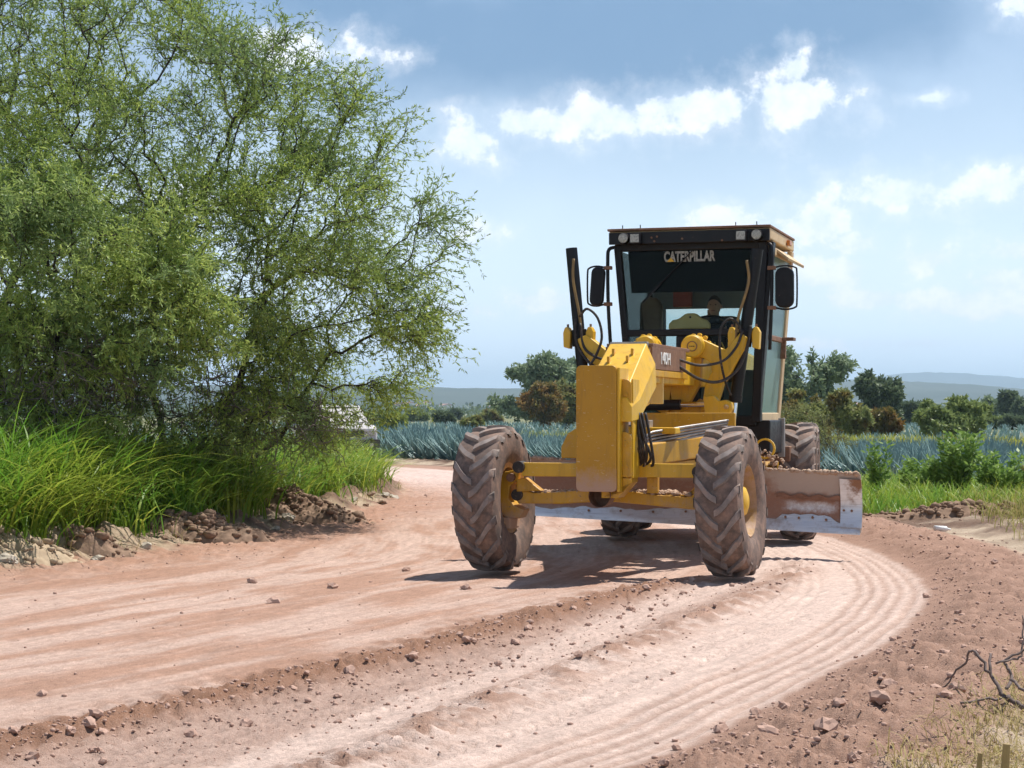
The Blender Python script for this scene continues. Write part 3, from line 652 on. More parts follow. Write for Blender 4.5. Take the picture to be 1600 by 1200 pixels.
bgtree('olive_tree', 1248, 102, 2.75, 88, L_OLIVE, 26, 'rounded olive green bushy tree next to the rear tyre', [(0, .62, .42, .36, 1), (-.2, .35, .38, .3, .7), (.25, .4, .3, .3, .6)], dens=1.4, trunk=.2)
bgtree('olive_tree', 1322, 100, 2.7, 62, L_OLIVE, 27, 'russet-topped olive tree between rounded bush and small russet tree', [(-.15, .72, .3, .26, 1), (.15, .4, .42, .28, .8)], dens=1.1, trunk=.25)
bgtree('dark_tree', 1372, 160, 4.9, 78, L_DARK, 28, 'dark leafy tree standing behind the small russet tree', [(-.1, .75, .33, .24, 1), (.15, .62, .35, .27, 1), (0, .35, .45, .25, .8)], dens=1.3, trunk=.25)
bgtree('russet_tree', 1379, 108, 1.72, 56, L_ORNG, 29, 'small russet orange tree on a single trunk at the field edge', [(0, .68, .42, .28, 1), (.3, .42, .2, .2, .4), (-.3, .5, .2, .2, .4)], dens=1.0, trunk=.4)
bgtree('dark_tree', 1428, 215, 2.9, 56, L_DARK, 30, 'low dark tree mass behind the round spreading mesquite', [(-.2, .5, .35, .42, 1), (.2, .45, .35, .4, 1)], trunk=.2)
bgtree('spreading_mesquite', 1487, 97, 2.42, 128, L_BUSH, 31, 'broad round mesquite alone on the field edge', [(0.0, .64, .34, .32, 1), (-.27, .46, .24, .3, .7), (.28, .52, .24, .34, .8), (.05, .35, .42, .22, .6)], dens=2.0, trunk=.25, bark=BARK)
bgtree('slender_tree', 1575, 260, 4.7, 30, L_DARK, 32, 'slim tall dark tree far beyond the round mesquite', [(0, .78, .4, .16, 1), (0, .5, .45, .16, .8), (0, .3, .3, .14, .4)], dens=0.6)
bgtree('slender_tree', 1546, 300, 4.0, 26, L_EUC, 33, 'faint thin tree beside the slim tall dark tree', [(0, .75, .4, .18, 1), (0, .45, .4, .18, .6)], dens=0.5)
bgtree('slender_tree', 1604, 250, 3.6, 34, L_DARK, 34, 'dark tree at the far edge beyond dry weeds', None, dens=0.6)
g_ = np.random.default_rng(3)
spots = [(615, 150, 1.5, 34), (690, 220, 1.6, 34), (738, 150, 1.2, 34), (650, 340, 1.9, 30), (705, 400, 2.1, 26), (768, 260, 1.9, 30),
         (1550, 180, 1.1, 40), (1585, 175, 1.3, 48), (1340, 240, 2.0, 34), (590, 180, 1.8, 40), (1530, 330, 2.2, 30)]
for i, (px, D, h, w) in enumerate(spots):
    bgtree('field_bush', px, D, h, w, [L_BUSH, L_DARK, L_OLIVE][i % 3], 60 + i, 'low distant bush growing in the fields before the hills', [(-.15, .5, .34, .42, 1), (.2, .45, .32, .4, 1)], 'distant field bushes', dens=0.22, trunk=.2)
# a far-off wood that reads as one mass
g = np.random.default_rng(12); n = 16000
Dw = 450 + 2300 * g.random(n) ** 1.3; xw = (g.random(n) - 0.5) * 0.75 * Dw
keep = fbm(xw / 130, Dw / 200, 3, 8) > 0.02; Dw, xw = Dw[keep], xw[keep]; n = len(Dw)
B = np.stack([xw, Dw, -0.1 + g.random(n) * (1.5 + Dw * 0.0022)], -1)
V, Fq = leafquads(np.repeat(B, 5, 0) + g.normal(size=(n * 5, 3)) * np.repeat(Dw, 5)[:, None] * 0.0012, unit(g.normal(size=(n * 5, 3)) + np.array([0, 0, .4])), np.repeat(Dw * 0.0022, 5), np.repeat(Dw * 0.0016, 5), g)
tag(np_obj('distant_woods', V, Fq, L_DARK), 'hazy scattered woodland on the plain in front of the hills', 'woods', kind='stuff')

# far village houses
HW = mk('lime_wash', (0.75, 0.72, 0.68), (0.62, 0.58, 0.54), 0.4, 0.9); HR = mk('clay_roof', (0.42, 0.22, 0.15), (0.36, 0.18, 0.12), 0.5, 0.9)
for i, (px, D) in enumerate([(612, 2500), (622, 2450), (633, 2550), (641, 2480), (650, 2600), (668, 2500), (693, 2650), (771, 2400), (1340, 2500), (618, 2300), (628, 2700), (700, 2350), (1420, 2600), (765, 2550)]):
    s = 4.5 + (i * 37 % 5) * 1.3; x = (px - 800) / 2930 * D; r_ = empty('village_house', (x, D, -0.1), (i * 0.7) % 1.5)
    zt = 9 + (i * 53 % 7)
    MB().box(-s, s, -4, 4, 0, zt).build('wall', HW, r_); MB().prism([(-s - .4, zt), (s + .4, zt), (0, zt + 2.4)], -4.4, 4.4).build('roof', HR, r_)
    tag(r_, 'tiny pale village house at the foot of the hills', 'house', 'far village houses')

# ------------------------------------------------------------------ agave field
L_AGV = leafmat('agave_leaf', (0.13, 0.235, 0.235), (0.25, 0.37, 0.355), 0.12, 0.45, spec=0.4)
def agave_mesh(seed, nl=64, H=1.0, wid=0.058):
    g = np.random.default_rng(seed); V = []; Fq = []
    for i in range(nl):
        f = i / nl; el_ = R(34 + 54 * f ** 0.75) + g.normal() * 0.08; a = i * 2.39996 + g.normal() * 0.15
        L = H * (0.92 + 0.2 * g.random()) * (1.0 if f < .8 else 0.85); d = np.array([math.cos(a) * math.cos(el_), math.sin(a) * math.cos(el_), math.sin(el_)])
        s = np.array([-math.sin(a), math.cos(a), 0]); up = np.cross(d, s) * -1; b = np.array([0, 0, 0.08]) + d * 0.08
        o = len(V); w = wid * (0.8 + .4 * g.random())
        for t_, ww in ((0, .75), (.35, 1.0), (.7, .62), (1.0, .04)):
            c_ = b + d * L * t_ + up * (0.05 * t_ * t_ * L)
            V += [c_ - s * w * ww * .5 + up * .012, c_ - up * 0.010 * ww, c_ + s * w * ww * .5 + up * .012]
        for k in range(3):
            q = o + k * 3; Fq += [(q, q + 1, q + 4, q + 3), (q + 1, q + 2, q + 5, q + 4)]
    return np.array(V), np.array(Fq)
AG = [agave_mesh(s) for s in (1, 2, 3, 4)]
ag_me = []
for v, f in AG:
    m_ = np_mesh('agave_plant', v, f); m_.materials.append(L_AGV); ag_me.append(m_)
AROW = dense([(-16, 66), (-9, 62.5), (-3.1, 57.5), (2, 50.5), (6, 43.5), (9.5, 38.0), (14, 34), (22, 30)], 12)
seg_ = np.diff(AROW, axis=0); cum = np.concatenate([[0], np.cumsum(np.hypot(seg_[:, 0], seg_[:, 1]))])
g = np.random.default_rng(44); spots = []
for row in range(7):
    for s_ in np.arange(0, cum[-1], 0.64):
        ss = s_ + 0.4 * (row % 2) + g.normal() * 0.06
        x = np.interp(ss, cum, AROW[:, 0]); y = np.interp(ss, cum, AROW[:, 1]); i = min(np.searchsorted(cum, ss), len(seg_) - 1); i = max(i - 1, 0)
        nx, ny = -seg_[i, 1], seg_[i, 0]; l = math.hypot(nx, ny); off = row * 1.45 + g.normal() * 0.08
        x += nx / l * off; y += ny / l * off; a = x / y
        spots.append((x, y, a, row))
vis = [p for p in spots if (-0.085 < p[2] < 0.30)]
hidden_by = lambda a: 0.045 < a < 0.145
front = sorted([p for p in vis if not hidden_by(p[2])], key=lambda p: p[1])[:300]
fs = set(front)
for i, (x, y, a, row) in enumerate(front):
    o = link(bpy.data.objects.new('agave_plant', ag_me[i % 4])); o.location = (x, y, -0.11); o.rotation_euler = (g.normal() * .05, g.normal() * .05, g.random() * 6.28)
    s_ = (0.66 + 0.20 * g.random()) * (1.22 if x < 0 else 1.0); o.scale = (s_, s_, s_ * (0.95 + .12 * g.random()))
    tag(o, 'blue-green spiky agave plant in the front rows of the field', 'agave', 'agaves in the front rows')
rest = [p for p in spots if p not in fs and -0.42 < p[2] < 0.42]
def agave_mass(pts, mesh_, zb):
    v0, f0 = mesh_; n = len(pts); a = g.random(n) * 6.28; s_ = 0.62 + .22 * g.random(n); c_, sn = np.cos(a) * s_, np.sin(a) * s_
    V = np.stack([v0[None, :, 0] * c_[:, None] - v0[None, :, 1] * sn[:, None] + pts[:, 0:1], v0[None, :, 0] * sn[:, None] + v0[None, :, 1] * c_[:, None] + pts[:, 1:2], v0[None, :, 2] * s_[:, None] + zb + 0 * pts[:, 0:1]], -1)
    return V.reshape(-1, 3), (f0[None] + (np.arange(n) * len(v0))[:, None, None]).reshape(-1, 4)
far_ = []
for yy in np.arange(82, 240, 3.2):
    for xx in np.arange(-0.20 * yy, 0.33 * yy, 1.7 if yy < 130 else 3.0):
        far_.append((xx + g.normal() * .1, yy + g.normal() * .2))
far_ = np.array(far_); rest_ = np.array([(p[0], p[1]) for p in rest])
Vf, Ff = agave_mass(rest_, agave_mesh(9, 18), -0.11); Vg, Fg = agave_mass(far_, agave_mesh(10, 7, 0.8, 0.16), -0.11)
V, Fq = merge([(Vf, Ff), (Vg, Fg)])
tag(np_obj('agave_field', V, Fq, L_AGV), 'rows of blue-green agave receding across the plain', 'agave field', kind='stuff')

# ------------------------------------------------------------------ grasses
def blades(P, H, W, lean, g, segs=4, curl=0.9):
    """arching grass blades rooted at P: heights H, widths W, lean direction angle random"""
    n = len(P); a = g.random(n) * 6.283; out = np.stack([np.cos(a), np.sin(a), np.zeros(n)], -1); side = np.stack([-np.sin(a), np.cos(a), np.zeros(n)], -1)
    tw = g.normal(size=n) * 0.5; side = side * np.cos(tw)[:, None] + out * np.sin(tw)[:, None]
    ln = lean * (0.4 + 0.9 * g.random(n)); V = []
    for k in range(segs + 1):
        f = k / segs
        c_ = P + out * (H * ln * f ** 1.9)[:, None] + np.array([0, 0, 1.0]) * (H * (f - curl * 0.45 * ln * f ** 3))[:, None]
        w = W * (0.55 + 0.9 * f - 1.4 * f ** 2.2 if f < 1 else 0.02); w = np.maximum(w, W * 0.03)
        V += [c_ - side * w[:, None] * .5, c_ + side * w[:, None] * .5]
    V = np.stack(V, 1); m = V.shape[1]; k = np.arange(segs); f = np.stack([2 * k, 2 * k + 1, 2 * k + 3, 2 * k + 2], -1)
    return V.reshape(-1, 3), (f[None] + (np.arange(n) * m)[:, None, None]).reshape(-1, 4)
L_GRASS = leafmat('lush_grass', (0.13, 0.25, 0.022), (0.40, 0.46, 0.07), 0.42, 0.42, c3=(0.13, 0.30, 0.035), p3=0.15)
L_STRAW = leafmat('straw', (0.42, 0.33, 0.15), (0.30, 0.25, 0.09), 0.25, 0.7)
L_VERGE = leafmat('verge_grass', (0.15, 0.23, 0.03), (0.27, 0.31, 0.06), 0.4, 0.5)
L_YEL = leafmat('yellow_weed', (0.30, 0.34, 0.045), (0.46, 0.45, 0.06), 0.35, 0.6)
g = np.random.default_rng(91)
# tall grass along the left bank, in clumps
seg_ = np.diff(BANK, axis=0); cumb = np.concatenate([[0], np.cumsum(np.hypot(seg_[:, 0], seg_[:, 1]))])
def bankpt(s_, off):
    x = np.interp(s_, cumb, BANK[:, 0]); y = np.interp(s_, cumb, BANK[:, 1]); i = np.clip(np.searchsorted(cumb, s_) - 1, 0, len(seg_) - 1)
    nx, ny = -seg_[i, 1], seg_[i, 0]; l = np.hypot(nx, ny); return x + nx / l * off, y + ny / l * off
nc = 620; s_ = 3.0 + (cumb[-1] * 0.62) * g.random(nc); off = 0.62 + 2.4 * g.random(nc)
cx_, cy_ = bankpt(s_, off); keep = (cy_ < 36) & (cx_ / cy_ > -0.36); cx_, cy_, off, s_ = cx_[keep], cy_[keep], off[keep], s_[keep]
Hc = (0.72 + 0.52 * np.minimum(off, 1.5) + 0.45 * fbm(cx_ * 0.8, cy_ * 0.8, 2, 3)) * (1.15 - 0.3 * smooth(20, 27, cy_))
nb_ = 72; n = len(cx_) * nb_
P = np.stack([np.repeat(cx_, nb_) + g.normal(size=n) * 0.17, np.repeat(cy_, nb_) + g.normal(size=n) * 0.17, np.zeros(n)], -1)
P[:, 2] = terrain(P[:, 0], P[:, 1], False) - 0.03
Hh = np.repeat(Hc, nb_) * (0.45 + 0.65 * g.random(n))
V1, F1 = blades(P, Hh, 0.018 + 0.024 * g.random(n), 1.0, g, 5, 1.0)
tag(np_obj('tall_grass', V1, F1, L_GRASS), 'tall bright green arching grass along the verge under the mesquites', 'grass', kind='stuff')
# dry straw among the rubble on the left bank
n = 2600; s2_ = 3 + cumb[-1] * 0.6 * g.random(n); o2 = 0.05 + 0.9 * g.random(n); bx, by = bankpt(s2_, o2); kp = (fbm(bx * 1.3, by * 1.3, 2, 66) > 0.1) & (by < 40)
P = np.stack([bx[kp], by[kp], terrain(bx[kp], by[kp], False)], -1); n = len(P)
bx, by = bankpt(3 + cumb[-1] * 0.6 * g.random(1500), 0.7 + 2.0 * g.random(1500)); kp = by < 36; P2 = np.stack([bx[kp], by[kp], terrain(bx[kp], by[kp], False)], -1); n2_ = len(P2)
V1, F1 = blades(np.concatenate([P, P2]), np.concatenate([0.10 + 0.25 * g.random(n), 0.5 + 0.75 * g.random(n2_)]), np.full(n + n2_, 0.009), np.concatenate([np.full(n, 1.4), np.full(n2_, .8)]), g, 4, 1.3)
tag(np_obj('bank_straw_grass', V1, F1, L_STRAW), 'dry straw lying among the rubble below the tall grass', 'dry grass', kind='stuff')
# right verge: green grass
n = 15000; x = 4.9 + 6.5 * g.random(n); y = 25.5 + 9 * g.random(n); kp = (fbm(x * .6, y * .6, 2, 12) > -0.35) & (x / y < 0.33); x, y = x[kp], y[kp]; n = len(x)
P = np.stack([x, y, terrain(x, y, False) - 0.02], -1)
V1, F1 = blades(P, (0.22 + 0.30 * g.random(n)) * (1 + 0.5 * fbm(x, y, 2, 5)), np.full(n, 0.016), 0.7, g, 4, 1.0)
tag(np_obj('verge_grass', V1, F1, L_GRASS), 'fresh green grass on the verge beyond the blade end', 'grass', kind='stuff')
# drier grass on the right
n = 15000; x = 5.2 + 3.4 * g.random(n); y = 18.5 + 9 * g.random(n); kp = (x - 5.35 - (y - 18.5) * 0.10 > 0.5 * g.random(n)) & (fbm(x * 1.4, y * 1.4, 3, 29) > -.08 + .25 * g.normal(size=n) * .5); x, y = x[kp], y[kp]; n = len(x)
P = np.stack([x, y, terrain(x, y, False) - 0.02], -1)
V1, F1 = blades(P, 0.15 + 0.40 * g.random(n) ** 1.6, np.full(n, 0.011), 0.9, g, 4, 1.1)
tag(np_obj('dry_verge_grass', V1, F1, leafmat('half_dry_grass', (0.22, 0.25, 0.05), (0.40, 0.33, 0.13), 0.35, 0.6)), 'half dry yellowish grass at the edge of the bend', 'grass', kind='stuff')
# foreground straw in the corner
n = 6500; x = 1.45 + 2.2 * g.random(n); y = 6.6 + 3.6 * g.random(n); uu, _ = pdist(x, y, EDGE_L); kp = uu > 1.0 + 0.35 * g.random(n); x, y = x[kp], y[kp]; n = len(x)
P = np.stack([x, y, terrain(x, y, False)], -1)
V1, F1 = blades(P, 0.05 + 0.16 * g.random(n), np.full(n, 0.006), 1.3, g, 4, 1.5)
tag(np_obj('corner_straw', V1, F1, L_STRAW), 'matted dry straw in the near corner beside the berm', 'dry grass', kind='stuff')
# yellow weeds behind the agave
n = 17000; t_ = g.random(n) * cum[-1]; x = np.interp(t_, cum, AROW[:, 0]); y = np.interp(t_, cum, AROW[:, 1]); off = 10.5 + 12 * g.random(n)
x = x + off * 0.75; y = y + off * 0.95
P = np.stack([x, y, np.full(n, -0.11)], -1)
V1, F1 = blades(P, 0.66 + 0.34 * g.random(n), np.full(n, 0.07), 0.6, g, 2, 0.8)
tag(np_obj('yellow_weeds', V1, F1, L_YEL), 'band of yellow-green flowering weeds behind the agave rows', 'weeds', kind='stuff')

# leafy weeds on the right verge
L_WEED = leafmat('weed_leaf', (0.14, 0.25, 0.05), (0.26, 0.38, 0.09), 0.4, 0.45)
STEMM = mk('green_stem', (0.16, 0.20, 0.06), (0.12, 0.15, 0.05), 10, 0.7)
def weed(x, y, h, w, ns, seed, label, lm=None):
    g = np.random.default_rng(seed); zb = hz(x, y) - 0.02; root = empty('leafy_weed', (x, y, zb)); st = MB(); B = []; Dv = []
    for i in range(ns):
        a = g.random() * 6.28; l = h * (0.55 + .5 * g.random()); r_ = w * math.sqrt(g.random())
        pts = arc([(0.3 * r_ * math.cos(a) * 0.3, 0.3 * r_ * math.sin(a) * .3, 0), (r_ * .5 * math.cos(a), r_ * .5 * math.sin(a), l * .5), (r_ * math.cos(a), r_ * math.sin(a), l)], 5)
        st.tube(pts, [0.008 * (1 - .7 * k / 10) for k in range(len(pts))], 4)
        for p in pts[2:]:
            for q in range(7):
                b_ = g.random() * 6.28; B.append(np.array(p) + g.normal(size=3) * .03); Dv.append(unit(np.array([math.cos(b_), math.sin(b_), .35 + .4 * g.random()])))
    st.build('stem', STEMM, root)
    B, Dv = np.array(B), np.array(Dv); n = len(B); V, Fq = leafquads(B, Dv, 0.07 + .07 * g.random(n), 0.035 + .02 * g.random(n), g)
    np_obj('leaves', V, Fq, lm or L_WEED, root); tag(root, label, 'weed', 'leafy weeds on the verge')
weed(6.9, 29.0, 1.0, 0.36, 34, 1, 'tallest leafy green weed bush in front of the agaves')
weed(7.45, 28.6, 0.68, 0.5, 36, 2, 'wide leafy weed beside the tallest weed')
weed(6.45, 29.4, 0.66, 0.5, 34, 5, 'shorter leafy weed on the blade side of the tallest weed')
weed(5.75, 29.5, 0.85, 0.22, 9, 3, 'thin upright weed near the blade end')
weed(7.9, 26.5, 0.75, 0.5, 14, 4, 'pale straggly weed at the dry grass edge', L_VERGE)
weed(7.2, 24.8, 0.80, 0.6, 16, 6, 'dry straggly weed bush above the road bend', leafmat('dry_weed_leaf', (0.25, 0.24, 0.07), (0.36, 0.30, 0.12), 0.3, 0.6))
make_tree('thorny_shrub', (6.9, 43.0, -0.1), [limb((6.9, 43, -0.1), (6.6, 43, 0.5), 5, .05, 1), limb((7.0, 43, -.1), (7.4, 43, .5), 5, .05, 2)],
    [(6.6, 43, 1.0, .8, .6, .75, 1), (7.3, 43.2, 0.65, .6, .5, .5, .6)], 420, 0.09, .8, .10, 0.003, 3, 3, 0.07, 3, 0.05, 0.016, BARK2, L_OLIVE, 40, 'thin wispy thorn shrub behind the rear tyre', 'shrub', droop=-0.1, twig_r=0.004, maxr=.03)

# ------------------------------------------------------------------ clods, stones, rubble
def clodmesh(seed, sub=1):
    g = np.random.default_rng(seed); bm = bmesh.new(); bmesh.ops.create_icosphere(bm, subdivisions=sub, radius=1)
    sc_ = np.array([1, .85 + .3 * g.random(), .6 + .25 * g.random()]); o_ = g.random(3) * 9
    for v in bm.verts:
        p = np.array(v.co); k = 1 + .8 * float(gnoise(p[0] * 1.3 + o_[0], p[1] * 1.3 + p[2] * 1.1 + o_[1], seed)) + .07 * g.normal(); v.co = Vector(p * k * sc_)
    me = bpy.data.meshes.new('earth_clod'); bm.to_mesh(me); bm.free(); return me
CLOD = mk('clod_soil', (0.47, 0.315, 0.25), (0.38, 0.245, 0.19), 20, 0.95, bump=0.25, bscale=60, spec=0.15)
STONE = mk('pale_stone', (0.52, 0.46, 0.38), (0.38, 0.32, 0.25), 8, 0.9, bump=0.5, bscale=30)
TANSOIL = mk('tan_soil', (0.44, 0.345, 0.24), (0.30, 0.22, 0.15), 7, 0.95, bump=0.9, bscale=40, spec=0.1)
DKSOIL = mk('dark_soil', (0.20, 0.13, 0.09), (0.30, 0.205, 0.145), 9, 0.95, bump=0.9, bscale=40, spec=0.1)
cm = [clodmesh(s, 1) for s in range(6)]; cm2 = [clodmesh(20 + s, 2) for s in range(8)]
for m_ in cm + cm2: m_.materials.append(CLOD)
cv = []
for m_ in cm:
    v = np.zeros(len(m_.vertices) * 3); m_.vertices.foreach_get('co', v); f = np.zeros(len(m_.polygons) * 3, int); m_.loops.foreach_get('vertex_index', f); cv.append((v.reshape(-1, 3), f.reshape(-1, 3)))
g = np.random.default_rng(5); N = 120000
yy = np.exp(math.log(6.2) + (math.log(40) - math.log(6.2)) * g.random(N)); xx = (g.random(N) * 0.66 - 0.33) * yy
hh_, mm = terrain(xx, yy)
dens = 0.02 + 1.9 * np.clip(mm['wr'], 0, 1) + 0.42 * mm['strip'] + 0.95 * smooth(0.02, 0.2, mm['u']) * smooth(2.0, 1.2, mm['u']) + 0.25 * np.clip(mm['mr'], 0, 1) + 0.35 * mm['le'] + 0.9 * mm['bk'] * smooth(-1.2, -.5, mm['b'])
dens = dens * smooth(40, 24, yy); kp = g.random(N) < dens * 0.30
xx, yy, hh_ = xx[kp], yy[kp], hh_[kp]; onberm = smooth(0, .3, mm['u'][kp]); n = len(xx)
size = np.minimum(0.0035 + 0.008 * g.random(n) ** 3 + 0.013 * g.random(n) ** 9, 0.03) * (0.7 + 0.025 * yy)
parts = []
for k in range(6):
    sel = np.arange(n) % 6 == k; v0, f0 = cv[k]; a = g.random(sel.sum()) * 6.28; c_, sn = np.cos(a), np.sin(a); s_ = size[sel]
    V = np.stack([(v0[None, :, 0] * c_[:, None] - v0[None, :, 1] * sn[:, None]) * s_[:, None] + xx[sel][:, None], (v0[None, :, 0] * sn[:, None] + v0[None, :, 1] * c_[:, None]) * s_[:, None] + yy[sel][:, None], v0[None, :, 2] * s_[:, None] + (hh_[sel] + s_ * 0.25)[:, None]], -1)
    parts.append((V.reshape(-1, 3), (f0[None] + (np.arange(sel.sum()) * len(v0))[:, None, None]).reshape(-1, 3)))
V, Fq = merge(parts); tag(np_obj('soil_crumbs', V, Fq, CLOD), 'small red crumbs of earth strewn over the road', 'soil crumbs', kind='stuff')
def clod(x, y, s_, label, group, m_=None, name='earth_clod', mesh=None, sink=0.3, zs=1.0):
    i = random.randrange(8); me_ = mesh or cm2[i]
    if m_: me_ = me_.copy(); me_.materials.clear(); me_.materials.append(m_)
    o = link(bpy.data.objects.new(name, me_)); o.location = (x, y, hz(x, y) + s_ * sink); o.scale = (s_, s_, s_ * zs); o.rotation_euler = (random.uniform(-.4, .4), random.uniform(-.4, .4), random.uniform(0, 6.28))
    return tag(o, label, 'clod' if name == 'earth_clod' else 'stone', group)
def along(L, s0):
    sg = np.diff(L, axis=0); cu = np.concatenate([[0], np.cumsum(np.hypot(sg[:, 0], sg[:, 1]))]); i = min(max(np.searchsorted(cu, s0) - 1, 0), len(sg) - 1)
    l = math.hypot(*sg[i]); return np.interp(s0, cu, L[:, 0]), np.interp(s0, cu, L[:, 1]), sg[i, 1] / l, -sg[i, 0] / l
for i in range(44):     # clods fallen from the windrow
    x, y, nx, ny = along(WIND, 4.2 + 9.5 * random.random()); o_ = random.gauss(0.16, 0.13); clod(x + nx * o_, y + ny * o_, random.uniform(.014, .036), 'red clod lying along the ridge of loose soil in the road', 'clods along the windrow')
for i in range(20):
    x, y, nx, ny = along(WIND, 4.2 + 9.5 * random.random()); o_ = random.uniform(0.3, 0.95); clod(x + nx * o_, y + ny * o_, random.uniform(.010, .022), 'small clod on the rough strip beside the ridge', 'clods on the rough strip')
for i in range(84):    # clods on the berm
    x, y, nx, ny = along(EDGE_L, 3.2 + 11 * random.random() ** 1.2); o_ = random.uniform(0.03, 1.25); clod(x + nx * o_, y + ny * o_, random.choice([.012, .014, .016, .02, .024, .032]), 'reddish clod on the soft berm outside the bend', 'clods on the berm')
for i, (px, py, s_) in enumerate([(1200, 1180, .075), (1290, 1188, .08), (1375, 1152, .085), (1390, 1105, .06), (1225, 1130, .05), (1125, 1143, .06), (1180, 1115, .05), (1475, 1050, .06), (1495, 1125, .07), (1460, 1115, .055), (1475, 1135, .06), (1520, 1112, .055)]):
    D = 1.5 * 2930 / (py - 645); clod((px - 800) / 2930 * D, D, s_ * 0.6, 'big reddish clod, one of the largest on the near berm', 'largest clods on the berm')
for i, (px, py, s_) in enumerate([(68, 1086, .03), (520, 918, .05), (730, 920, .05), (985, 956, .04), (395, 910, .05), (1100, 968, .03), (905, 1040, .03), (635, 892, .04), (428, 942, .05)]):
    D = 1.5 * 2930 / (py - 645); clod((px - 800) / 2930 * D, D, s_, 'lone dark clod on the smooth packed road', 'lone clods on the packed road')
for i in range(46):     # rubble below the tall grass
    x, y, nx, ny = along(BANK, 5.2 + 17 * random.random()); o_ = -random.uniform(-0.1, 0.75); pale = random.random() < .45
    clod(x + nx * o_, y + ny * o_, random.uniform(.035, .085), 'pale stone in the rubble under the tall grass' if pale else 'dark lump of soil in the rubble under the tall grass', 'pale rubble stones' if pale else 'dark rubble lumps', STONE if pale else DKSOIL, 'rubble_stone' if pale else 'earth_clod', zs=.8)
def mound(x, y, rx, ry, h, m_, label, seed):
    nr, na = 40, 90; rr = np.linspace(0, 1, nr)[:, None]; a = np.arange(na)[None, :] / na * 6.2832
    rad = 1 + .35 * gnoise(np.cos(a) * 1.5 + seed, np.sin(a) * 1.5, seed); X = rx * rr * rad * np.cos(a); Y = ry * rr * rad * np.sin(a); q = rr + 0 * a
    b_ = np.abs(fbm(X * 6 + seed, Y * 6, 4, seed, .6)); Z = h * np.clip(1 - q ** 2, 0, 1) ** .6 * (.8 + .5 * fbm(X * 2.4 + seed, Y * 2.4, 2, seed) + .25 * b_) + .02 * np.abs(fbm(X * 19, Y * 19, 2, seed + 2)) * (1 - q ** 3)
    Z = Z + terrain(X + x, Y + y, False) - .05 * q ** 2 - .01
    i_ = np.arange(nr * na).reshape(nr, na); i2 = np.roll(i_, -1, 1)
    o = np_obj('earth_mound', np.stack([X, Y, Z], -1).reshape(-1, 3), np.stack([i_[:-1], i_[1:], i2[1:], i2[:-1]], -1).reshape(-1, 4), m_, None, True); o.location = (x, y, 0)
    tag(o, label, 'mound'); g = np.random.default_rng(seed); parts = []; XF, YF, ZF = X.ravel(), Y.ravel(), Z.ravel()
    for k in range(int(260 * rx * ry / .4)):
        i = g.integers(len(XF)); v0, f0 = cv[k % 6]; sz = .012 + .022 * g.random() ** 1.5 + .05 * g.random() ** 5; an = g.random() * 6.28; c_, sn = math.cos(an), math.sin(an)
        parts.append((np.stack([v0[:, 0] * c_ - v0[:, 1] * sn, v0[:, 0] * sn + v0[:, 1] * c_, v0[:, 2]], -1) * sz + np.array([XF[i] + g.normal() * .02, YF[i] + g.normal() * .02, ZF[i] + sz * .3]), f0))
    V_, F_ = merge(parts); c2 = np_obj('loose_lumps', V_, F_, m_, o); c2['kind'] = 'stuff'
mound(-3.55, 21.6, .75, .5, .26, DKSOIL, 'brown heap of dug soil beneath the tall grass, nearer one', 3)
mound(-2.75, 25.6, .95, .5, .28, DKSOIL, 'brown heap of dug soil beneath the tall grass, farther one', 4)
mound(-5.0, 18.5, .8, .5, .22, TANSOIL, 'pale crumbly heap of earth at the verge near the frame edge', 5)
mound(-4.25, 19.3, .38, .3, .20, DKSOIL, 'small dark soil lump beside the pale crumbly heap', 6)
mound(6.1, 25.4, 1.6, .55, .14, DKSOIL, 'dark churned soil strip before the green verge grass', 7)
mound(7.9, 25.6, 1.6, .5, .12, DKSOIL, 'dark churned soil patch under the dry weeds', 8)
# litter bottle
o = MB().lathe([(-.10, .001), (-.10, .03), (.05, .032), (.08, .012), (.105, .012), (.105, .001)], 12, 'x').build('plastic_bottle', WHITEP, None, smooth=True); o.location = (4.95, 21.6, hz(4.95, 21.6) + .05); o.rotation_euler = (0, .1, .3)
tag(o, 'small white litter bottle on the verge grass edge', 'bottle')

# dead branch in the near corner
DW = mk('dead_branch_bark', (0.10, 0.07, 0.06), (0.17, 0.125, 0.11), 15, 0.85, bump=0.5, bscale=60)
def ppt(px, py, D):
    return Vector(((px - 800) / 2930 * D, D, 1.5 + (645 - py) / 2930 * D))
br = empty('fallen_branch', (2.55, 9.2, hz(2.55, 9.2)))
bo = br.location
def bpath(name, pts, r0, r1):
    pp = arc([ppt(*p) - bo for p in pts], 6); g = random.Random(len(pts)); pp = [p + Vector((g.gauss(0, .004), g.gauss(0, .004), g.gauss(0, .004))) for p in pp]
    MB().tube(pp, [r0 + (r1 - r0) * i / (len(pp) - 1) for i in range(len(pp))], 6).build(name, DW, br, smooth=True)
bpath('stem', [(1640, 1120, 8.7), (1600, 1105, 8.8), (1570, 1088, 8.9), (1548, 1055, 9.0), (1543, 1020, 9.1)], .017, .006)
bpath('side_shoot', [(1570, 1088, 8.9), (1490, 1100, 8.8), (1456, 1130, 8.75), (1440, 1150, 8.7), (1385, 1172, 8.65)], .007, .003)
bpath('side_shoot', [(1545, 1050, 9.0), (1520, 1016, 9.1), (1500, 1040, 9.15), (1470, 1075, 9.2), (1444, 1098, 9.25)], .008, .003)
bpath('side_shoot', [(1575, 1085, 8.9), (1558, 1120, 8.85), (1548, 1145, 8.8)], .010, .007)
bpath('side_shoot', [(1572, 1075, 8.9), (1580, 1055, 9.0), (1568, 1035, 9.05), (1598, 1015, 9.1), (1640, 1005, 9.1)], .009, .005)
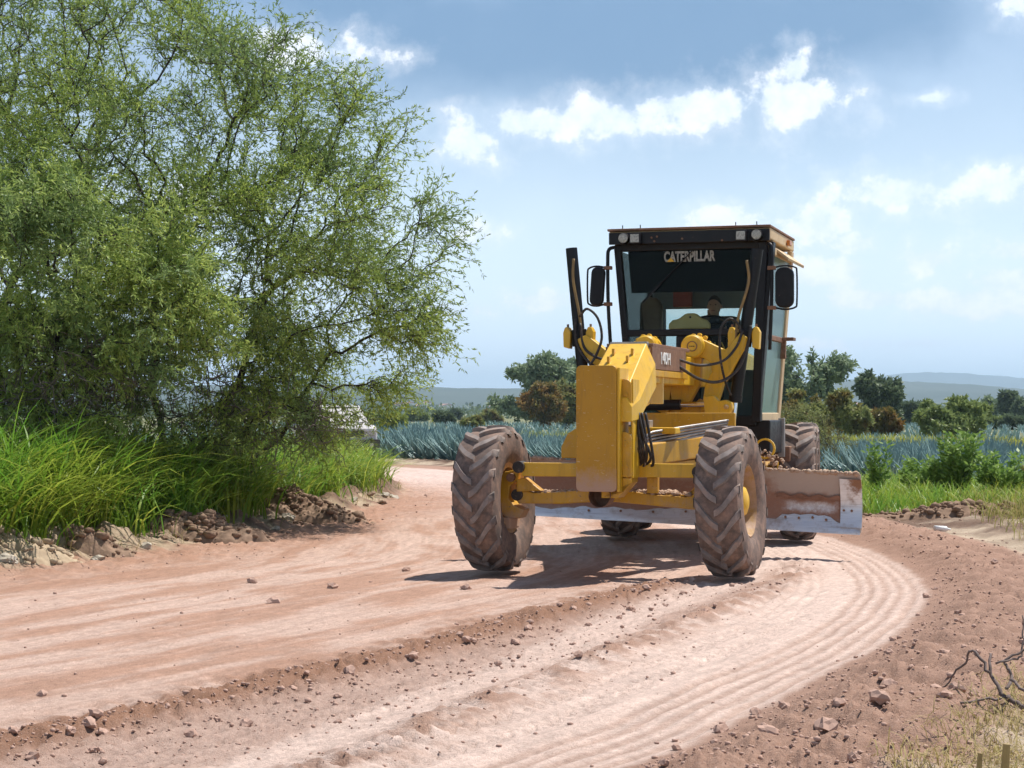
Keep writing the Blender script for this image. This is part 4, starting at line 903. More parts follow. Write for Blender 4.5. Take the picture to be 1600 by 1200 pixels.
bpath('side_shoot', [(1555, 1035, 9.0), (1590, 1025, 9.1), (1597, 1000, 9.15), (1595, 960, 9.2)], .006, .003)
bpath('side_shoot', [(1578, 1060, 8.9), (1596, 1075, 8.8), (1640, 1090, 8.7)], .008, .006)
tag(br, 'forked dead thorn branch lying over the near berm', 'branch')
STALK = mk('dry_stalk', (0.38, 0.27, 0.10), (0.27, 0.19, 0.08), 12, 0.8)
for i, (px, D, h, r_) in enumerate([(1525, 6.9, .17, .012), (1566, 6.7, .20, .017), (1478, 6.9, .09, .009), (1448, 6.8, .10, .012)]):
    x = (px - 800) / 2930 * D; zb = 1.5 - 560 / 2930 * D - 0.1; zg = hz(x, D)
    o = MB().tube([(0, 0, -.02), (.004, 0, (zb + h - zg) * .6), (.012, .004, zb + h - zg)], [r_, r_ * .95, r_ * .8], 8).build('dry_stalk', STALK); o.location = (x, D, zg)
    tag(o, ['tall thin dry stalk stub in the corner straw', 'thickest dry stalk stub in the corner straw', 'short thin stalk stub in the corner straw', 'short stalk stub nearest the road in the corner straw'][i], 'stalk', 'stalk stubs')

# ------------------------------------------------------------------ motor grader
GR = empty('motor_grader', (GO[0], GO[1], 0), GY)
tag(GR, 'dusty yellow motor grader with black cab driving towards us on the dirt road', 'motor grader')
def rrect(x0, x1, z0, z1, r, n=4, corners=(1, 1, 1, 1)):
    out = []
    for (cx, cz, a0), on in zip(((x1 - r, z1 - r, 0), (x0 + r, z1 - r, 90), (x0 + r, z0 + r, 180), (x1 - r, z0 + r, 270)), corners):
        if on: out += [(cx + r * math.cos(R(a0 + 90 * k / n)), cz + r * math.sin(R(a0 + 90 * k / n))) for k in range(n + 1)]
        else: out.append((cx + r * (1 if a0 in (0, 270) else -1), cz + r * (1 if a0 in (0, 90) else -1)))
    return out
# -- wheels
TR, TW = 0.685, 0.40
def tread_r(a):       # carcass radius over the axial position
    q = abs(a) / (TW / 2); return TR - 0.035 - 0.030 * q ** 3
tm = MB()
side = [(-0.150, .325), (-0.185, .36), (-0.205, .45), (-0.207, .53), (-0.200, .585)]
prof = side + [(a, tread_r(a)) for a in np.linspace(-.190, .190, 11)] + [(-a, r) for a, r in reversed(side)]
tm.lathe(prof, 72, 'x'); ncar = len(tm.f)
NL = 18
for sgn in (-1, 1):
    for i in range(NL):
        th0 = (i + (0.5 if sgn > 0 else 0)) / NL * 2 * math.pi; o = len(tm.v); st = 7
        for k in range(st):
            f = k / (st - 1); a = sgn * (-0.012 + f * 0.222); th = th0 - 0.34 * f ** 1.1 + .02 * math.sin(i * 7 + k); w = (0.038 + 0.012 * f) / TR
            hgt = 0.034 * (1 if f < .99 else .5); rb = tread_r(a) - .012 if abs(a) < .2 else .60; rt = (tread_r(min(abs(a), .19)) + hgt - (0.012 if f > .9 else 0)) - (.05 if f > .99 else 0)
            for tt, rr in ((th - w, rb), (th - w * .72, rt), (th + w * .72, rt), (th + w, rb)):
                tm.v.append((a, rr * math.cos(tt), rr * math.sin(tt)))
        for k in range(st - 1):
            b = o + k * 4
            for q in range(3): tm.f.append((b + q, b + q + 1, b + q + 5, b + q + 4))
        tm.f.append((o, o + 1, o + 2, o + 3)); b = o + (st - 1) * 4; tm.f.append((b + 3, b + 2, b + 1, b))
tyre_me = tm.mesh('tyre', True); tyre_me.set_sharp_from_angle(angle=R(38)); tyre_me.materials.append(RUBBER); tyre_me.materials.append(LUGM)
tyre_me.polygons.foreach_set('material_index', np.array([0] * ncar + [1] * (len(tyre_me.polygons) - ncar), np.int32))
def rim_mesh(s, front):
    m = MB(); 
    m.lathe([(s * .16, .335), (s * .165, .32), (s * .12, .30), (s * .06, .285), (s * -.15, .285), (s * -.155, .335)], 40, 'x')
    m.lathe([(s * .06, .285), (s * .045, .24), (s * .02, .16), (s * .02, .001)], 40, 'x')
    for k in range(10):
        a = k / 10 * 6.283; m.lathe([(s * .02, .018), (s * .05, .018), (s * .05, .001)], 6, 'x', (0, .20 * math.cos(a), .20 * math.sin(a)))
    me_ = m.mesh('wheel', True); me_.set_sharp_from_angle(angle=R(35)); me_.materials.append(RIMM); return me_
rimR, rimL = rim_mesh(1, True), rim_mesh(-1, True)
hubR = MB().lathe([(.02, .15), (.09, .145), (.13, .12), (.15, .07), (.155, .001)], 28, 'x').mesh('hub', True)
hubL = MB().lathe([(-.02, .15), (-.09, .145), (-.13, .12), (-.15, .07), (-.155, .001)], 28, 'x').mesh('hub', True)
for m_ in (hubR, hubL): m_.materials.append(YELC)
def wheel(x, y, s, lean=0.0, steer=0.0, spin=0.0):
    w = link(bpy.data.objects.new('wheel', rimR if s > 0 else rimL), GR); w.location = (x, y, 0.70); w.rotation_euler = (0, lean, steer)
    ty = link(bpy.data.objects.new('tyre', tyre_me), w); ty.rotation_euler = (spin, 0, 0)
    link(bpy.data.objects.new('hub', hubR if s > 0 else hubL), w)
wheel(-1.12, 0, -1, R(-3), R(-2), .1); wheel(1.12, 0, 1, R(-2.5), R(-2), .3)
for i, (x, y) in enumerate(((-1.14, 5.1), (0.98, 5.1), (-1.31, 6.59), (0.81, 6.59))): wheel(x, y, 1 if x > 0 else -1, 0, R(6.5), i * .21)
# -- front axle
ax = MB().prism([(-.86, .66), (-.45, .66), (0, .69), (.45, .655), (.86, .62), (.86, .78), (.72, .74), (.45, .755), (.1, .80), (-.1, .80), (-.5, .77), (-.7, .76), (-.86, .80)], -.13, .13).build('front_axle', YEL, GR, .012)
MB().prism([(.62, .755), (.74, .76), (.80, .83), (.86, .85), (.86, .77), (.7, .745)], -.10, .08).build('axle_bracket', YEL, ax, .008)
MB().prism([(-.62, .78), (-.78, .90), (-.86, .88), (-.86, .77)], -.16, -.04).build('axle_bracket', YEL, ax, .008)
bar = MB().box(-.80, .84, -.20, -.12, .915, 1.04).build('lean_bar', YELC, GR, .008)
pins = MB()
for x, z, y in ((-.82, 1.0, -.16), (.86, .97, -.16)):
    MB().lathe([(-.08, .001), (-.08, .055), (.07, .055), (.07, .001)], 18, 'y', (x, y, z)).build('pivot_pin', HOSE, bar, smooth=False)
MB().box(.37, .47, -.14, -.06, .77, .914).build('bar_support', YEL, GR, .006)
MB().disc((.26, -.205, .975), .012, 10, 'y', .012).build('bolt', BLACK, bar)
for s, lab in ((-1, 'l'), (1, 'r')):      # steering knuckles reach into the wheels
    k = MB(); x = s * .92
    k.prism([(s * .84, .98), (s * 1.0, .95), (s * 1.06, .86), (s * 1.07, .62), (s * .98, .52), (s * .84, .52), (s * .80, .60), (s * .90, .64), (s * .95, .70), (s * .94, .82), (s * .86, .88)], -.11, .09)
    kn = k.build('steering_knuckle', YEL, GR, .012)
    MB().disc((s * .86, -.125, .74), .055, 16, 'y', .05).build('king_pin', HOSE, kn)
    MB().disc((s * .92, -.13, .90), .04, 12, 'y', .06).build('king_pin', BROWN, kn)
    MB().box(s * .98 - .06, s * .98 + .06, -.16, .14, .42, .53).build('knuckle_foot', YEL, kn, .015)
# soil lying on the axle
g = np.random.default_rng(77); n = 420; q = np.stack([g.uniform(-.78, .8, n), g.uniform(-.12, .12, n), .78 + .02 * g.random(n)], -1); q[:, 2] -= np.abs(q[:, 0]) * .04
parts = []
for i in range(n):
    v0, f0 = cv[i % 6]; s_ = .010 + .022 * g.random() ** 2; parts.append((v0 * s_ + q[i], f0))
V, Fq = merge(parts); o = np_obj('soil_on_axle', V, Fq, DRYSOIL, GR); o['kind'] = 'stuff'
# -- front push plate and its bracket
pl = MB().prism(rrect(-.155, .215, .80, 1.92, .045), -.66, -.60).build('front_plate', YELP, GR, .006)
MB().box(.216, .24, -.64, -.30, .80, 1.90).build('plate_side', YELC, pl, .004)
MB().box(-.155, .21, -.598, -.32, .86, .90).build('plate_stiffener', YEL, pl, .004)
MB().prism(rrect(.242, .325, 1.42, 1.80, .06, 4, (1, 0, 0, 0)), -.56, -.53).build('upper_bracket', YEL, pl, .004)
MB().prism(rrect(.242, .325, .93, 1.33, .06, 4, (1, 0, 0, 0)), -.56, -.53).build('lower_bracket', YEL, pl, .004)
MB().prism([(.242, .92), (.325, .92), (.325, .88), (.20, .74), (.05, .74), (.05, .80), (.242, .80)], -.55, -.30).build('lower_gusset', YEL, pl, .004)
MB().box(.318, .335, -.525, -.28, .92, 1.80).build('bracket_edge', YELC, pl, .003)
for z in (1.66, 1.50, 1.22, 1.02): MB().disc((.283, -.567, z), .016, 8, 'y', .02).build('bolt', YEL, pl)
MB().lathe([(-.59, .10), (-.40, .10), (-.40, .001)], 20, 'y', (.04, 0, .76)).build('axle_pivot', BROWN, pl)
# -- nose of the main frame: lofted, chamfered box
def loft(secs):
    m = MB(); n = len(secs[0][1]); V = []; Fq = []
    for y, poly in secs: V += [(x, y, z) for x, z in poly]
    for i in range(len(secs) - 1):
        for k in range(n): Fq.append((i * n + k, i * n + (k + 1) % n, (i + 1) * n + (k + 1) % n, (i + 1) * n + k))
    Fq.append(tuple(range(n - 1, -1, -1))); Fq.append(tuple((len(secs) - 1) * n + k for k in range(n))); return m.add(V, Fq)
c0 = .085
nose = loft([(-.58, [(c0 - .25, 1.42), (c0 + .25, 1.42), (c0 + .25, 1.55), (c0 + .205, 1.63), (c0 - .205, 1.63), (c0 - .25, 1.55)]),
             (-.34, [(c0 - .27, 1.44), (c0 + .27, 1.44), (c0 + .27, 1.62), (c0 + .19, 1.80), (c0 - .19, 1.80), (c0 - .27, 1.62)]),
             (.34, [(c0 - .27, 1.74), (c0 + .27, 1.74), (c0 + .26, 1.96), (c0 + .175, 2.15), (c0 - .175, 2.15), (c0 - .26, 1.96)])]).build('frame_nose', YELC, GR, .008)
for x, f in ((c0 - .09, .30), (c0 + .09, .30), (c0 - .10, .52), (c0 + .075, .50)):
    y = .34 - .68 * f; z = 2.15 - .35 * f; MB().box(x - .012, x + .012, y - .03, y + .02, z - .01, z + .05).build('lifting_tab', YEL, nose, .003)
NAVY = BLACK
MB().box(c0 - .18, c0 + .18, .345, .42, 2.08, 2.165).build('nose_cap', STEEL, nose, .005)
# -- main frame beam
fr = MB().box(c0 - .20, c0 + .20, .345, 3.45, 1.78, 2.075).build('main_frame', YELC, GR, .01)
MB().box(c0 - .235, c0 + .235, .35, 1.95, 1.84, 1.90).build('frame_flange', YEL, fr, .005)
hp = MB().box(c0 + .205, c0 + .225, .36, 1.9, 1.91, 2.12).build('hood_side_panel', BROWN, fr, .004)
MB().box(c0 - .225, c0 - .205, .36, 1.9, 1.91, 2.12).build('hood_side_panel', BROWN, fr, .004)
MB().beam((c0 + .19, .40, 2.135), (c0 + .19, 2.1, 2.135), .07, .035).build('top_rail', BROWN, fr, .006)
MB().beam((c0 - .19, .40, 2.135), (c0 - .19, 2.1, 2.135), .07, .035).build('top_rail', BROWN, fr, .006)
def text(body, name, size, m, parent, M, bold=.0, sx=1.0, depth=.003):
    cu_ = bpy.data.curves.new(name, 'FONT'); cu_.body = body; cu_.size = size; cu_.extrude = depth; cu_.offset = bold; cu_.align_x = 'CENTER'; cu_.align_y = 'CENTER'
    tmp = bpy.data.objects.new('tmp', cu_); col.objects.link(tmp); dg = bpy.context.evaluated_depsgraph_get(); me_ = bpy.data.meshes.new_from_object(tmp.evaluated_get(dg)); bpy.data.objects.remove(tmp)
    me_.transform(M @ Matrix.Diagonal((sx, 1, 1, 1))); me_.materials.clear(); me_.materials.append(m); me_.name = name; return link(bpy.data.objects.new(name, me_), parent)
# on the side panel: local text x -> +y, y -> +z, normal -> +x
MS = Matrix(((0, 0, 1, c0 + .229), (1, 0, 0, .92), (0, 1, 0, 2.015), (0, 0, 0, 1)))
text('140H', 'lettering', .165, WHITEP, hp, MS, .0005, 1.25)
MB().box(.14, .305, .86, .875, 1.585, 1.90).build('cream_shield', CREAM, GR, .006)
MB().box(c0 - .16, c0 + .16, -.30, .9, 1.46, 1.74, Matrix.Rotation(R(10), 4, 'X')).build('frame_underside', YEL, GR, .01)
MB().box(c0 - .13, c0 + .13, -.5, -.2, .80, 1.5).build('front_bolster', YEL, GR, .01)
# hose bundle hanging from the nose
hb = MB(); gr_ = random.Random(4)
hs_ = []
for i in range(9):
    x = .31 + .018 * i - (.0 if i < 5 else .05); y = -.36 + .05 * (i % 3)
    hs_.append(arc([(x - .02, y, 1.50), (x + gr_.uniform(-.03, .03), y - .02, 1.32), (x + .03 + gr_.uniform(-.02, .03), y + .02, 1.15 - .05 * (i % 3)), (x - .06, y + .20, 1.02), (x - .18, y + .5, 1.06)], 6))
for i, h_ in enumerate(hs_): MB().tube(h_, .013, 7).build('hydraulic_hose', HOSE if i != 2 else STEEL, GR, smooth=True)
for i in range(5):      # steel lines running back to the circle
    o_ = .032 * i; MB().tube(arc([(.24 - o_ * .2, .30, 1.06 + o_ * .9), (.27, .36, 1.17 + o_), (.36 + o_ * .3, .55, 1.21 + o_), (.78 + o_ * .2, 1.25, 1.315 + o_ * .8), (.82 + o_ * .2, 1.3, 1.32 + o_ * .8)], 5), .0125, 8).build('steel_line', STEEL, GR, smooth=True)
# -- drawbar, circle
db = MB().beam((c0 + .12, -.05, 1.10), (.80, 2.2, 1.22), .17, .20).build('drawbar', YEL, GR, .012)
MB().beam((c0 - .12, -.05, 1.10), (-.66, 2.2, 1.22), .17, .20).build('drawbar_beam', YEL, db, .012)
MB().beam((c0 + .10, .1, .97), (.84, 2.0, 1.02), .10, .10).build('drawbar_rail', YEL, db, .008)
MB().box(-.62, .76, 1.7, 2.0, 1.30, 1.36).build('drawbar_plate', YEL, db, .01)
MB().box(.02, .5, .5, .9, 1.30, 1.36).build('valve_cover', YELC, db, .01)
MB().box(.12, .24, .55, .7, 1.36, 1.43).build('valve_block', STEEL, db, .006)
MB().box(-.1, .9, 1.4, 1.46, 1.34, 1.50).build('drawbar_crossbeam', YEL, db, .01)
MB().lathe([(.93, .80), (1.08, .80), (1.08, .62), (.93, .62), (.93, .80)], 48, 'z', (.03, 2.45, 0)).build('circle_gear', YEL, GR, auto=30)
MB().prism([(-.98, 1.33), (-1.06, 1.28), (-1.13, 1.14), (-1.13, 1.02), (-.9, 1.02), (-.9, 1.33)], 2.36, 2.42).build('slide_bracket', YEL, GR, .01)
# -- lift arms, saddle and cylinders
def sidepair(s):
    mir = lambda P: [(x if s > 0 else (.06 - x - max(0, x - .40) * .45), z) for x, z in P]
    X = lambda x: x if s > 0 else .06 - x
    arm = MB().prism(mir([(.30, 2.30), (.36, 2.27), (.61, 2.15), (.77, 2.33), (.84, 2.28), (.81, 2.16), (.66, 1.90), (.585, 1.80), (.50, 1.53), (.36, 1.53), (.40, 1.80), (.475, 1.93), (.455, 2.02), (.38, 2.07), (.30, 2.08)]), 2.44, 2.60).build('lift_arm', YELC, GR, .012)
    MB().lathe([(2.36, .001), (2.36, .105), (2.38, .122), (2.64, .122), (2.64, .001)], 28, 'y', (X(.28), 0, 2.19)).build('pivot_drum', YELC, arm, auto=35)
    MB().lathe([(2.352, .045), (2.352, .055), (2.36, .055)], 24, 'y', (X(.28), 0, 2.19)).build('drum_ring', BROWN, arm)
    for k in range(-1, 2): MB().disc((X(.28) + k * .02, 2.356, 2.19), .006, 6, 'y', .012).build('drum_hole', BLACK, arm)
    for k in range(5):
        a = R(20 + 30 * k); MB().disc((X(.30) + .125 * math.cos(a), 2.56, 2.19 + .125 * math.sin(a)), .022, 8, 'y', .07).build('clamp_bolt', YELC, arm)
    MB().prism(mir([(.17, 2.17), (.36, 2.07), (.34, 1.80), (.19, 1.53), (.06, 1.47), (.02, 1.80), (.11, 1.9)]), 2.46, 2.58).build('saddle_plate', YEL, arm, .01)
    top = (.93, 2.56, 3.20) if s > 0 else (-1.07, 2.56, 3.26); mid = (.70, 2.56, 1.66) if s > 0 else (-.92, 2.56, 1.66); foot = (.66, 2.5, 1.22) if s > 0 else (-.86, 2.5, 1.22)
    cy = MB().tube([top, mid], .062, 20).build('lift_cylinder', BLACK, GR, auto=40)
    v = Vector(top) - Vector(mid)
    MB().tube([Vector(mid) + v * .015, Vector(mid) - v * .03], .070, 20).build('gland', BLACK, cy, auto=40)
    MB().tube([mid, foot], .030, 14).build('piston_rod', CHROME, cy, auto=40)
    p = Vector(mid) + v * .40
    MB().tube([p - v * .055, p + v * .055], .085, 8).build('trunnion_collar', BLACK, cy, .006)
    for dx in (-.12, .13):
        c_ = p + Vector((dx, -.03, 0)); cl_ = MB().prism([(c_.x - .035, c_.z - .10), (c_.x + .035, c_.z - .12), (c_.x + .045, c_.z + .06), (c_.x + .015, c_.z + .115), (c_.x - .02, c_.z + .11), (c_.x - .04, c_.z + .05)], c_.y - .06, c_.y + .06).build('trunnion_clamp', YELC, cy, .01)
        MB().tube([(c_.x, c_.y, c_.z + .10), (c_.x, c_.y, c_.z + .145)], .014, 6).build('clamp_bolt', BROWN, cl_)
    # hard line and hoses on the cylinder
    a_, b_ = Vector(top), Vector(mid); o_ = Vector((-.06 * s - .02, -.075, 0))
    MB().tube(arc([a_ + o_ * 1.2 + Vector((0, 0, -.12)), a_ + o_ + Vector((0, 0, -.35)), a_.lerp(b_, .45) + o_, a_.lerp(b_, .62) + o_], 6), .015, 8).build('cylinder_line', mk('ochre_line', (.30, .19, .06), (.2, .13, .06), 9, .5) if s > 0 and 'ochre_line' not in MATS else MATS.get('ochre_line', BROWN), cy, smooth=True)
    return arm, cy
sidepair(1)
sidepair(-1)
for pts, r_ in (([(.30, 1.6, 2.03), (.45, 1.9, 1.98), (.62, 2.25, 2.03), (.74, 2.38, 2.18), (.80, 2.42, 2.35)], .014),
                ([(.30, 1.6, 1.96), (.45, 1.9, 1.84), (.60, 2.2, 1.82), (.76, 2.36, 1.95), (.85, 2.42, 2.2), (.88, 2.44, 2.40)], .016),
                ([(.68, 2.40, 1.68), (.62, 2.36, 1.85), (.58, 2.33, 2.1), (.58, 2.36, 2.36), (.66, 2.4, 2.47), (.75, 2.42, 2.42), (.79, 2.43, 2.3)], .013),
                ([(-.95, 2.45, 2.52), (-.86, 2.42, 2.60), (-.74, 2.4, 2.50), (-.69, 2.38, 2.3), (-.74, 2.36, 2.12), (-.80, 2.3, 2.0)], .014),
                ([(-1.0, 2.46, 2.5), (-.98, 2.44, 2.25), (-.86, 2.40, 2.06), (-.72, 2.3, 1.97)], .015), ([(-.95, 2.46, 2.45), (-.90, 2.44, 2.2), (-.78, 2.40, 2.10), (-.66, 2.3, 2.06)], .015)):
    MB().tube(arc(pts, 7), r_, 8).build('hydraulic_hose', HOSE, GR, smooth=True)
# side-shift cylinder
sc_ = MB().tube([(-.28, 2.36, 1.575), (.16, 2.36, 1.585)], .055, 16).build('side_shift_cylinder', BLACK, GR, auto=40)
MB().tube([(.16, 2.36, 1.585), (.45, 2.36, 1.59)], .028, 14).build('piston_rod', CHROME, sc_, auto=40)
MB().prism([(.41, 1.67), (.52, 1.68), (.57, 1.62), (.65, 1.635), (.705, 1.60), (.715, 1.54), (.68, 1.49), (.60, 1.47), (.56, 1.44), (.43, 1.43)], 2.28, 2.40).build('link_lug', YELC, GR, .012)
MB().disc((.655, 2.275, 1.56), .026, 14, 'y', .03).build('lug_pin', CHROME, GR)
MB().prism([(-.04, 1.60), (.02, 1.66), (.19, 1.64), (.26, 1.58), (.33, 1.65), (.40, 1.61), (.42, 1.52), (.36, 1.46), (-.04, 1.46)], 2.50, 2.54).build('link_bar', YEL, GR, .008)
# -- moldboard
BL = empty('tmp')
bpy.data.objects.remove(BL)
def bladeprof(t0, n=12):
    """(y, z) up the concave face, t 0..1"""
    return [(2.62 + .16 * math.sin(math.pi * (.12 + .83 * k / (n - 1))) - .06, .60 * k / (n - 1)) for k in range(n)]
def tilt(x): return .27 + (1.98 - x) / 3.68 * .15
pr = bladeprof(0); m = MB(); xs_ = np.linspace(-1.70, 1.98, 24); n = len(pr)
for x in xs_:
    for y, z in pr: m.v.append((x, y, z + tilt(x)))
    for y, z in pr: m.v.append((x, y + .03, z + tilt(x)))
for i in range(len(xs_) - 1):
    for k in range(n - 1):
        a = i * 2 * n + k; b = a + 2 * n; m.f.append((a, b, b + 1, a + 1)); m.f.append((a + n, a + n + 1, b + n + 1, b + n))
    a = i * 2 * n; b = a + 2 * n; m.f.append((a, a + n, b + n, b)); m.f.append((a + n - 1, b + n - 1, b + 2 * n - 1, a + 2 * n - 1))
for a in (0, (len(xs_) - 1) * 2 * n):
    for k in range(n - 1): m.f.append((a + k, a + k + 1, a + n + k + 1, a + n + k))
mo = m.build('moldboard', MOLD, GR, auto=40)
def faceY(z):   # blade face y at height z above the blade foot
    return float(np.interp(z, [p[1] for p in pr], [p[0] for p in pr]))
def facepatch(name, xs, zlo, zhi, off, mat_, parent, nz=5):
    m = MB(); nx = len(xs)
    for i, x in enumerate(xs):
        lo = zlo(x) if callable(zlo) else zlo; hi = zhi(x) if callable(zhi) else zhi
        for o_ in (off, off - .012):
            for k in range(nz):
                z = lo + (hi - lo) * k / (nz - 1); m.v.append((x, faceY(z) - o_, z + tilt(x)))
    for i in range(nx - 1):
        for k in range(nz - 1):
            a = i * 2 * nz + k; b = a + 2 * nz; m.f += [(a, a + 1, b + 1, b), (a + nz, b + nz, b + nz + 1, a + nz + 1)]
        a = i * 2 * nz; b = a + 2 * nz; m.f += [(a, b, b + nz, a + nz), (a + nz - 1, a + 2 * nz - 1, b + 2 * nz - 1, b + nz - 1)]
    for a in (0, (nx - 1) * 2 * nz):
        for k in range(nz - 1): m.f.append((a + k, a + k + 1, a + nz + k + 1, a + nz + k))
    return m.build(name, mat_, parent, auto=40)
nzx = lambda x, sd, f=9.0: float(fbm(np.array([x * f]), np.array([sd * 1.7]), 4, 5)[0])
wav = lambda x: .03 * nzx(x, 1) + .115 + .035 * math.sin(x * 2.1 + 1) + .02 * math.sin(x * 5.3) + (.05 if 1.15 < x < 1.72 else 0)
facepatch('cutting_edge', list(np.linspace(-1.69, 1.97, 60)), -.02, wav, .014, EDGE, mo)
facepatch('weld_bead', list(np.linspace(1.10, 1.76, 40)), lambda x: .315 + .012 * math.sin(x * 40), lambda x: .355 + .014 * math.sin(x * 33 + 1), .026, RUSTD, mo)
eb = facepatch('end_bit', list(np.linspace(1.765, 1.985, 6)), .05, lambda x: .545, .032, EDGE, mo, 8)
for x, z in [(1.80, .22), (1.88, .22)] + [(x, wav(x) - .03) for x in (1.2, 1.34, 1.48, 1.62, -.9, -.55, -.2, .15, .5)]:
    MB().disc((x, faceY(z) - (.046 if x > 1.75 else .030), z + tilt(x)), .013, 10, 'y', .012).build('bolt', BROWN, mo)
g = np.random.default_rng(70); parts = []
for i in range(330):
    x = g.uniform(-1.68, 1.96); v0, f0 = cv[i % 6]; s_ = .012 + .028 * g.random() ** 2; parts.append((v0 * s_ + np.array([x, faceY(.6) + .015 + g.normal() * .012, .605 + tilt(x)]), f0))
for i in range(120):
    x = g.uniform(.6, 1.15); r_ = 1 - abs(x - .95) / .4; v0, f0 = cv[i % 6]; s_ = .010 + .018 * g.random() ** 2; parts.append((v0 * s_ + np.array([x, 2.78 + g.random() * .3, .78 + max(r_, 0) * .22 * g.random() + .12]), f0))
V, Fq = merge(parts); o = np_obj('soil_on_blade', V, Fq, DRYSOIL, GR); o['kind'] = 'stuff'
MB().box(-.9, .95, 2.80, 2.95, .55, .95).build('blade_carrier', BROWN, GR, .02)
MB().lathe([(3.0, .09), (3.0, .11), (3.04, .11), (3.04, .09), (3.0, .09)], 20, 'y', (.93, 0, 1.12)).build('tow_ring', YELC, GR)
# -- cab
CF = 3.5            # front plane of the cab
def lerpx(z, xt, xb): f = (3.36 - z) / (3.36 - 1.45); return xt + (xb - xt) * f
xl = lambda z: lerpx(z, -.79, -.62); xr = lambda z: lerpx(z, .84, .76); XR = lambda z: lerpx(z, .93, .77)
cab = MB()
def post(m, f0, y, w, d, z0=1.40, z1=3.36):
    m.add([(f0(z) + a, y + b, z) for z in (z0, z1) for a, b in ((-w / 2, -d / 2), (w / 2, -d / 2), (w / 2, d / 2), (-w / 2, d / 2))],
          [(3, 2, 1, 0), (4, 5, 6, 7), (0, 1, 5, 4), (1, 2, 6, 5), (2, 3, 7, 6), (3, 0, 4, 7)])
post(cab, xl, CF, .075, .10); post(cab, xr, CF, .10, .10); post(cab, xl, 4.92, .08, .09)
cab.box(xl(2.40) - .02, xr(2.40) + .02, CF - .045, CF + .045, 2.345, 2.42)
cab.box(xl(1.45), xr(1.45), CF - .04, CF + .04, 1.36, 1.47)
cab.box(-.125, .125, CF - .035, CF + .035, 1.47, 2.345)
cab.box(-.82, .88, CF - .04, CF + .05, 3.29, 3.37)
cab.box(-.79, .86, 4.90, 4.98, 3.20, 3.36); 
CAB = cab.build('cab_frame', BLACK, GR, .012)
m = MB(); post(m, XR, CF + .05, .05, .16); m.build('door_front_post', BLACK, CAB, .01)
m = MB(); post(m, XR, 4.86, .055, .16); m.build('door_rear_post', BEIGE, CAB, .01)
m = MB(); m.box(XR(1.47) - .04, XR(1.47) + .03, CF + .14, 4.78, 1.40, 1.50); m.build('door_sill', BEIGE, CAB, .01)
m = MB(); m.box(XR(3.3) - .03, XR(3.3) + .02, CF + .14, 4.78, 3.22, 3.31); m.build('door_header', BEIGE, CAB, .01)
m = MB(); m.box(XR(2.34) - .02, XR(2.34) + .03, CF + .14, 4.78, 2.30, 2.36); m.build('door_mid_rail', BROWN, CAB, .008)
m = MB(); m.box(XR(2.34) + .03, XR(2.34) + .16, 4.55, 4.75, 2.325, 2.36); m.box(XR(2.2), XR(2.2) + .06, 4.68, 4.76, 2.12, 2.33); m.build('door_hinge_bracket', BROWN, CAB, .006)
m = MB(); m.add([(XR(3.30) + .02, 3.75, 3.30), (XR(3.30) + .02, 4.95, 3.30), (XR(3.3) + .15, 4.95, 3.20), (XR(3.3) + .15, 3.75, 3.20), (XR(3.30) + .02, 3.75, 3.27), (XR(3.30) + .02, 4.95, 3.27), (XR(3.3) + .14, 4.95, 3.17), (XR(3.3) + .14, 3.75, 3.17)], [(0, 1, 2, 3), (7, 6, 5, 4), (0, 3, 7, 4), (1, 5, 6, 2), (3, 2, 6, 7), (0, 4, 5, 1)]); m.build('door_rain_visor', BEIGE, CAB, .004)
def pane(name, pts, m_, parent, th=.008):
    """quad pane with a little thickness along its normal"""
    P = [Vector(p) for p in pts]; nn = (P[1] - P[0]).cross(P[3] - P[0]).normalized() * th
    return MB().add([*P, *[p + nn for p in P]], [(0, 1, 2, 3), (7, 6, 5, 4)] + [(i, i + 4, (i + 1) % 4 + 4, (i + 1) % 4) for i in range(4)]).build(name, m_, parent)
ins = .035
def fpane(name, z0, z1, x0, x1, y, m_):  # x0,x1 functions of z
    return pane(name, [(x0(z0), y, z0), (x1(z0), y, z0), (x1(z1), y, z1), (x0(z1), y, z1)], m_, CAB)
fpane('windshield', 2.42, 3.29, lambda z: xl(z) + ins, lambda z: xr(z) - .05, CF, GLASS)
fpane('windshield_film', 2.83, 3.29, lambda z: xl(z) + ins + .07, lambda z: xr(z) - .05, CF + .03, FILM)
fpane('lower_window', 1.47, 2.345, lambda z: xl(z) + ins, lambda z: -.125, CF, GLASS)
fpane('lower_window', 1.47, 2.345, lambda z: .125, lambda z: xr(z) - .05, CF, GLASS)
pane('door_window', [(XR(1.5), CF + .14, 1.5), (XR(1.5), 4.78, 1.5), (XR(2.3), 4.78, 2.3), (XR(2.3), CF + .14, 2.3)], DGLASS, CAB)
pane('door_window', [(XR(2.36), CF + .14, 2.36), (XR(2.36), 4.78, 2.36), (XR(3.22), 4.78, 3.22), (XR(3.22), CF + .14, 3.22)], DGLASS, CAB)
pane('side_window', [(xl(1.5), CF + .06, 1.5), (xl(1.5), 4.86, 1.5), (xl(3.3), 4.86, 3.3), (xl(3.3), CF + .06, 3.3)], GLASS, CAB)
pane('rear_window', [(-.62, 4.93, 2.0), (.70, 4.93, 2.0), (.78, 4.93, 3.2), (-.72, 4.93, 3.2)], GLASS, CAB)
MB().box(-.66, .74, 4.88, 4.95, 1.40, 2.0).build('rear_wall', GREYP, CAB, .01)
MB().box(-.70, .76, 4.86, 4.90, 2.72, 3.25).build('rear_upper_panel', GREYP, CAB, .01)
MB().box(-.62, -.54, 4.80, 4.88, 2.0, 2.72).build('rear_post', GREYP, CAB, .01)
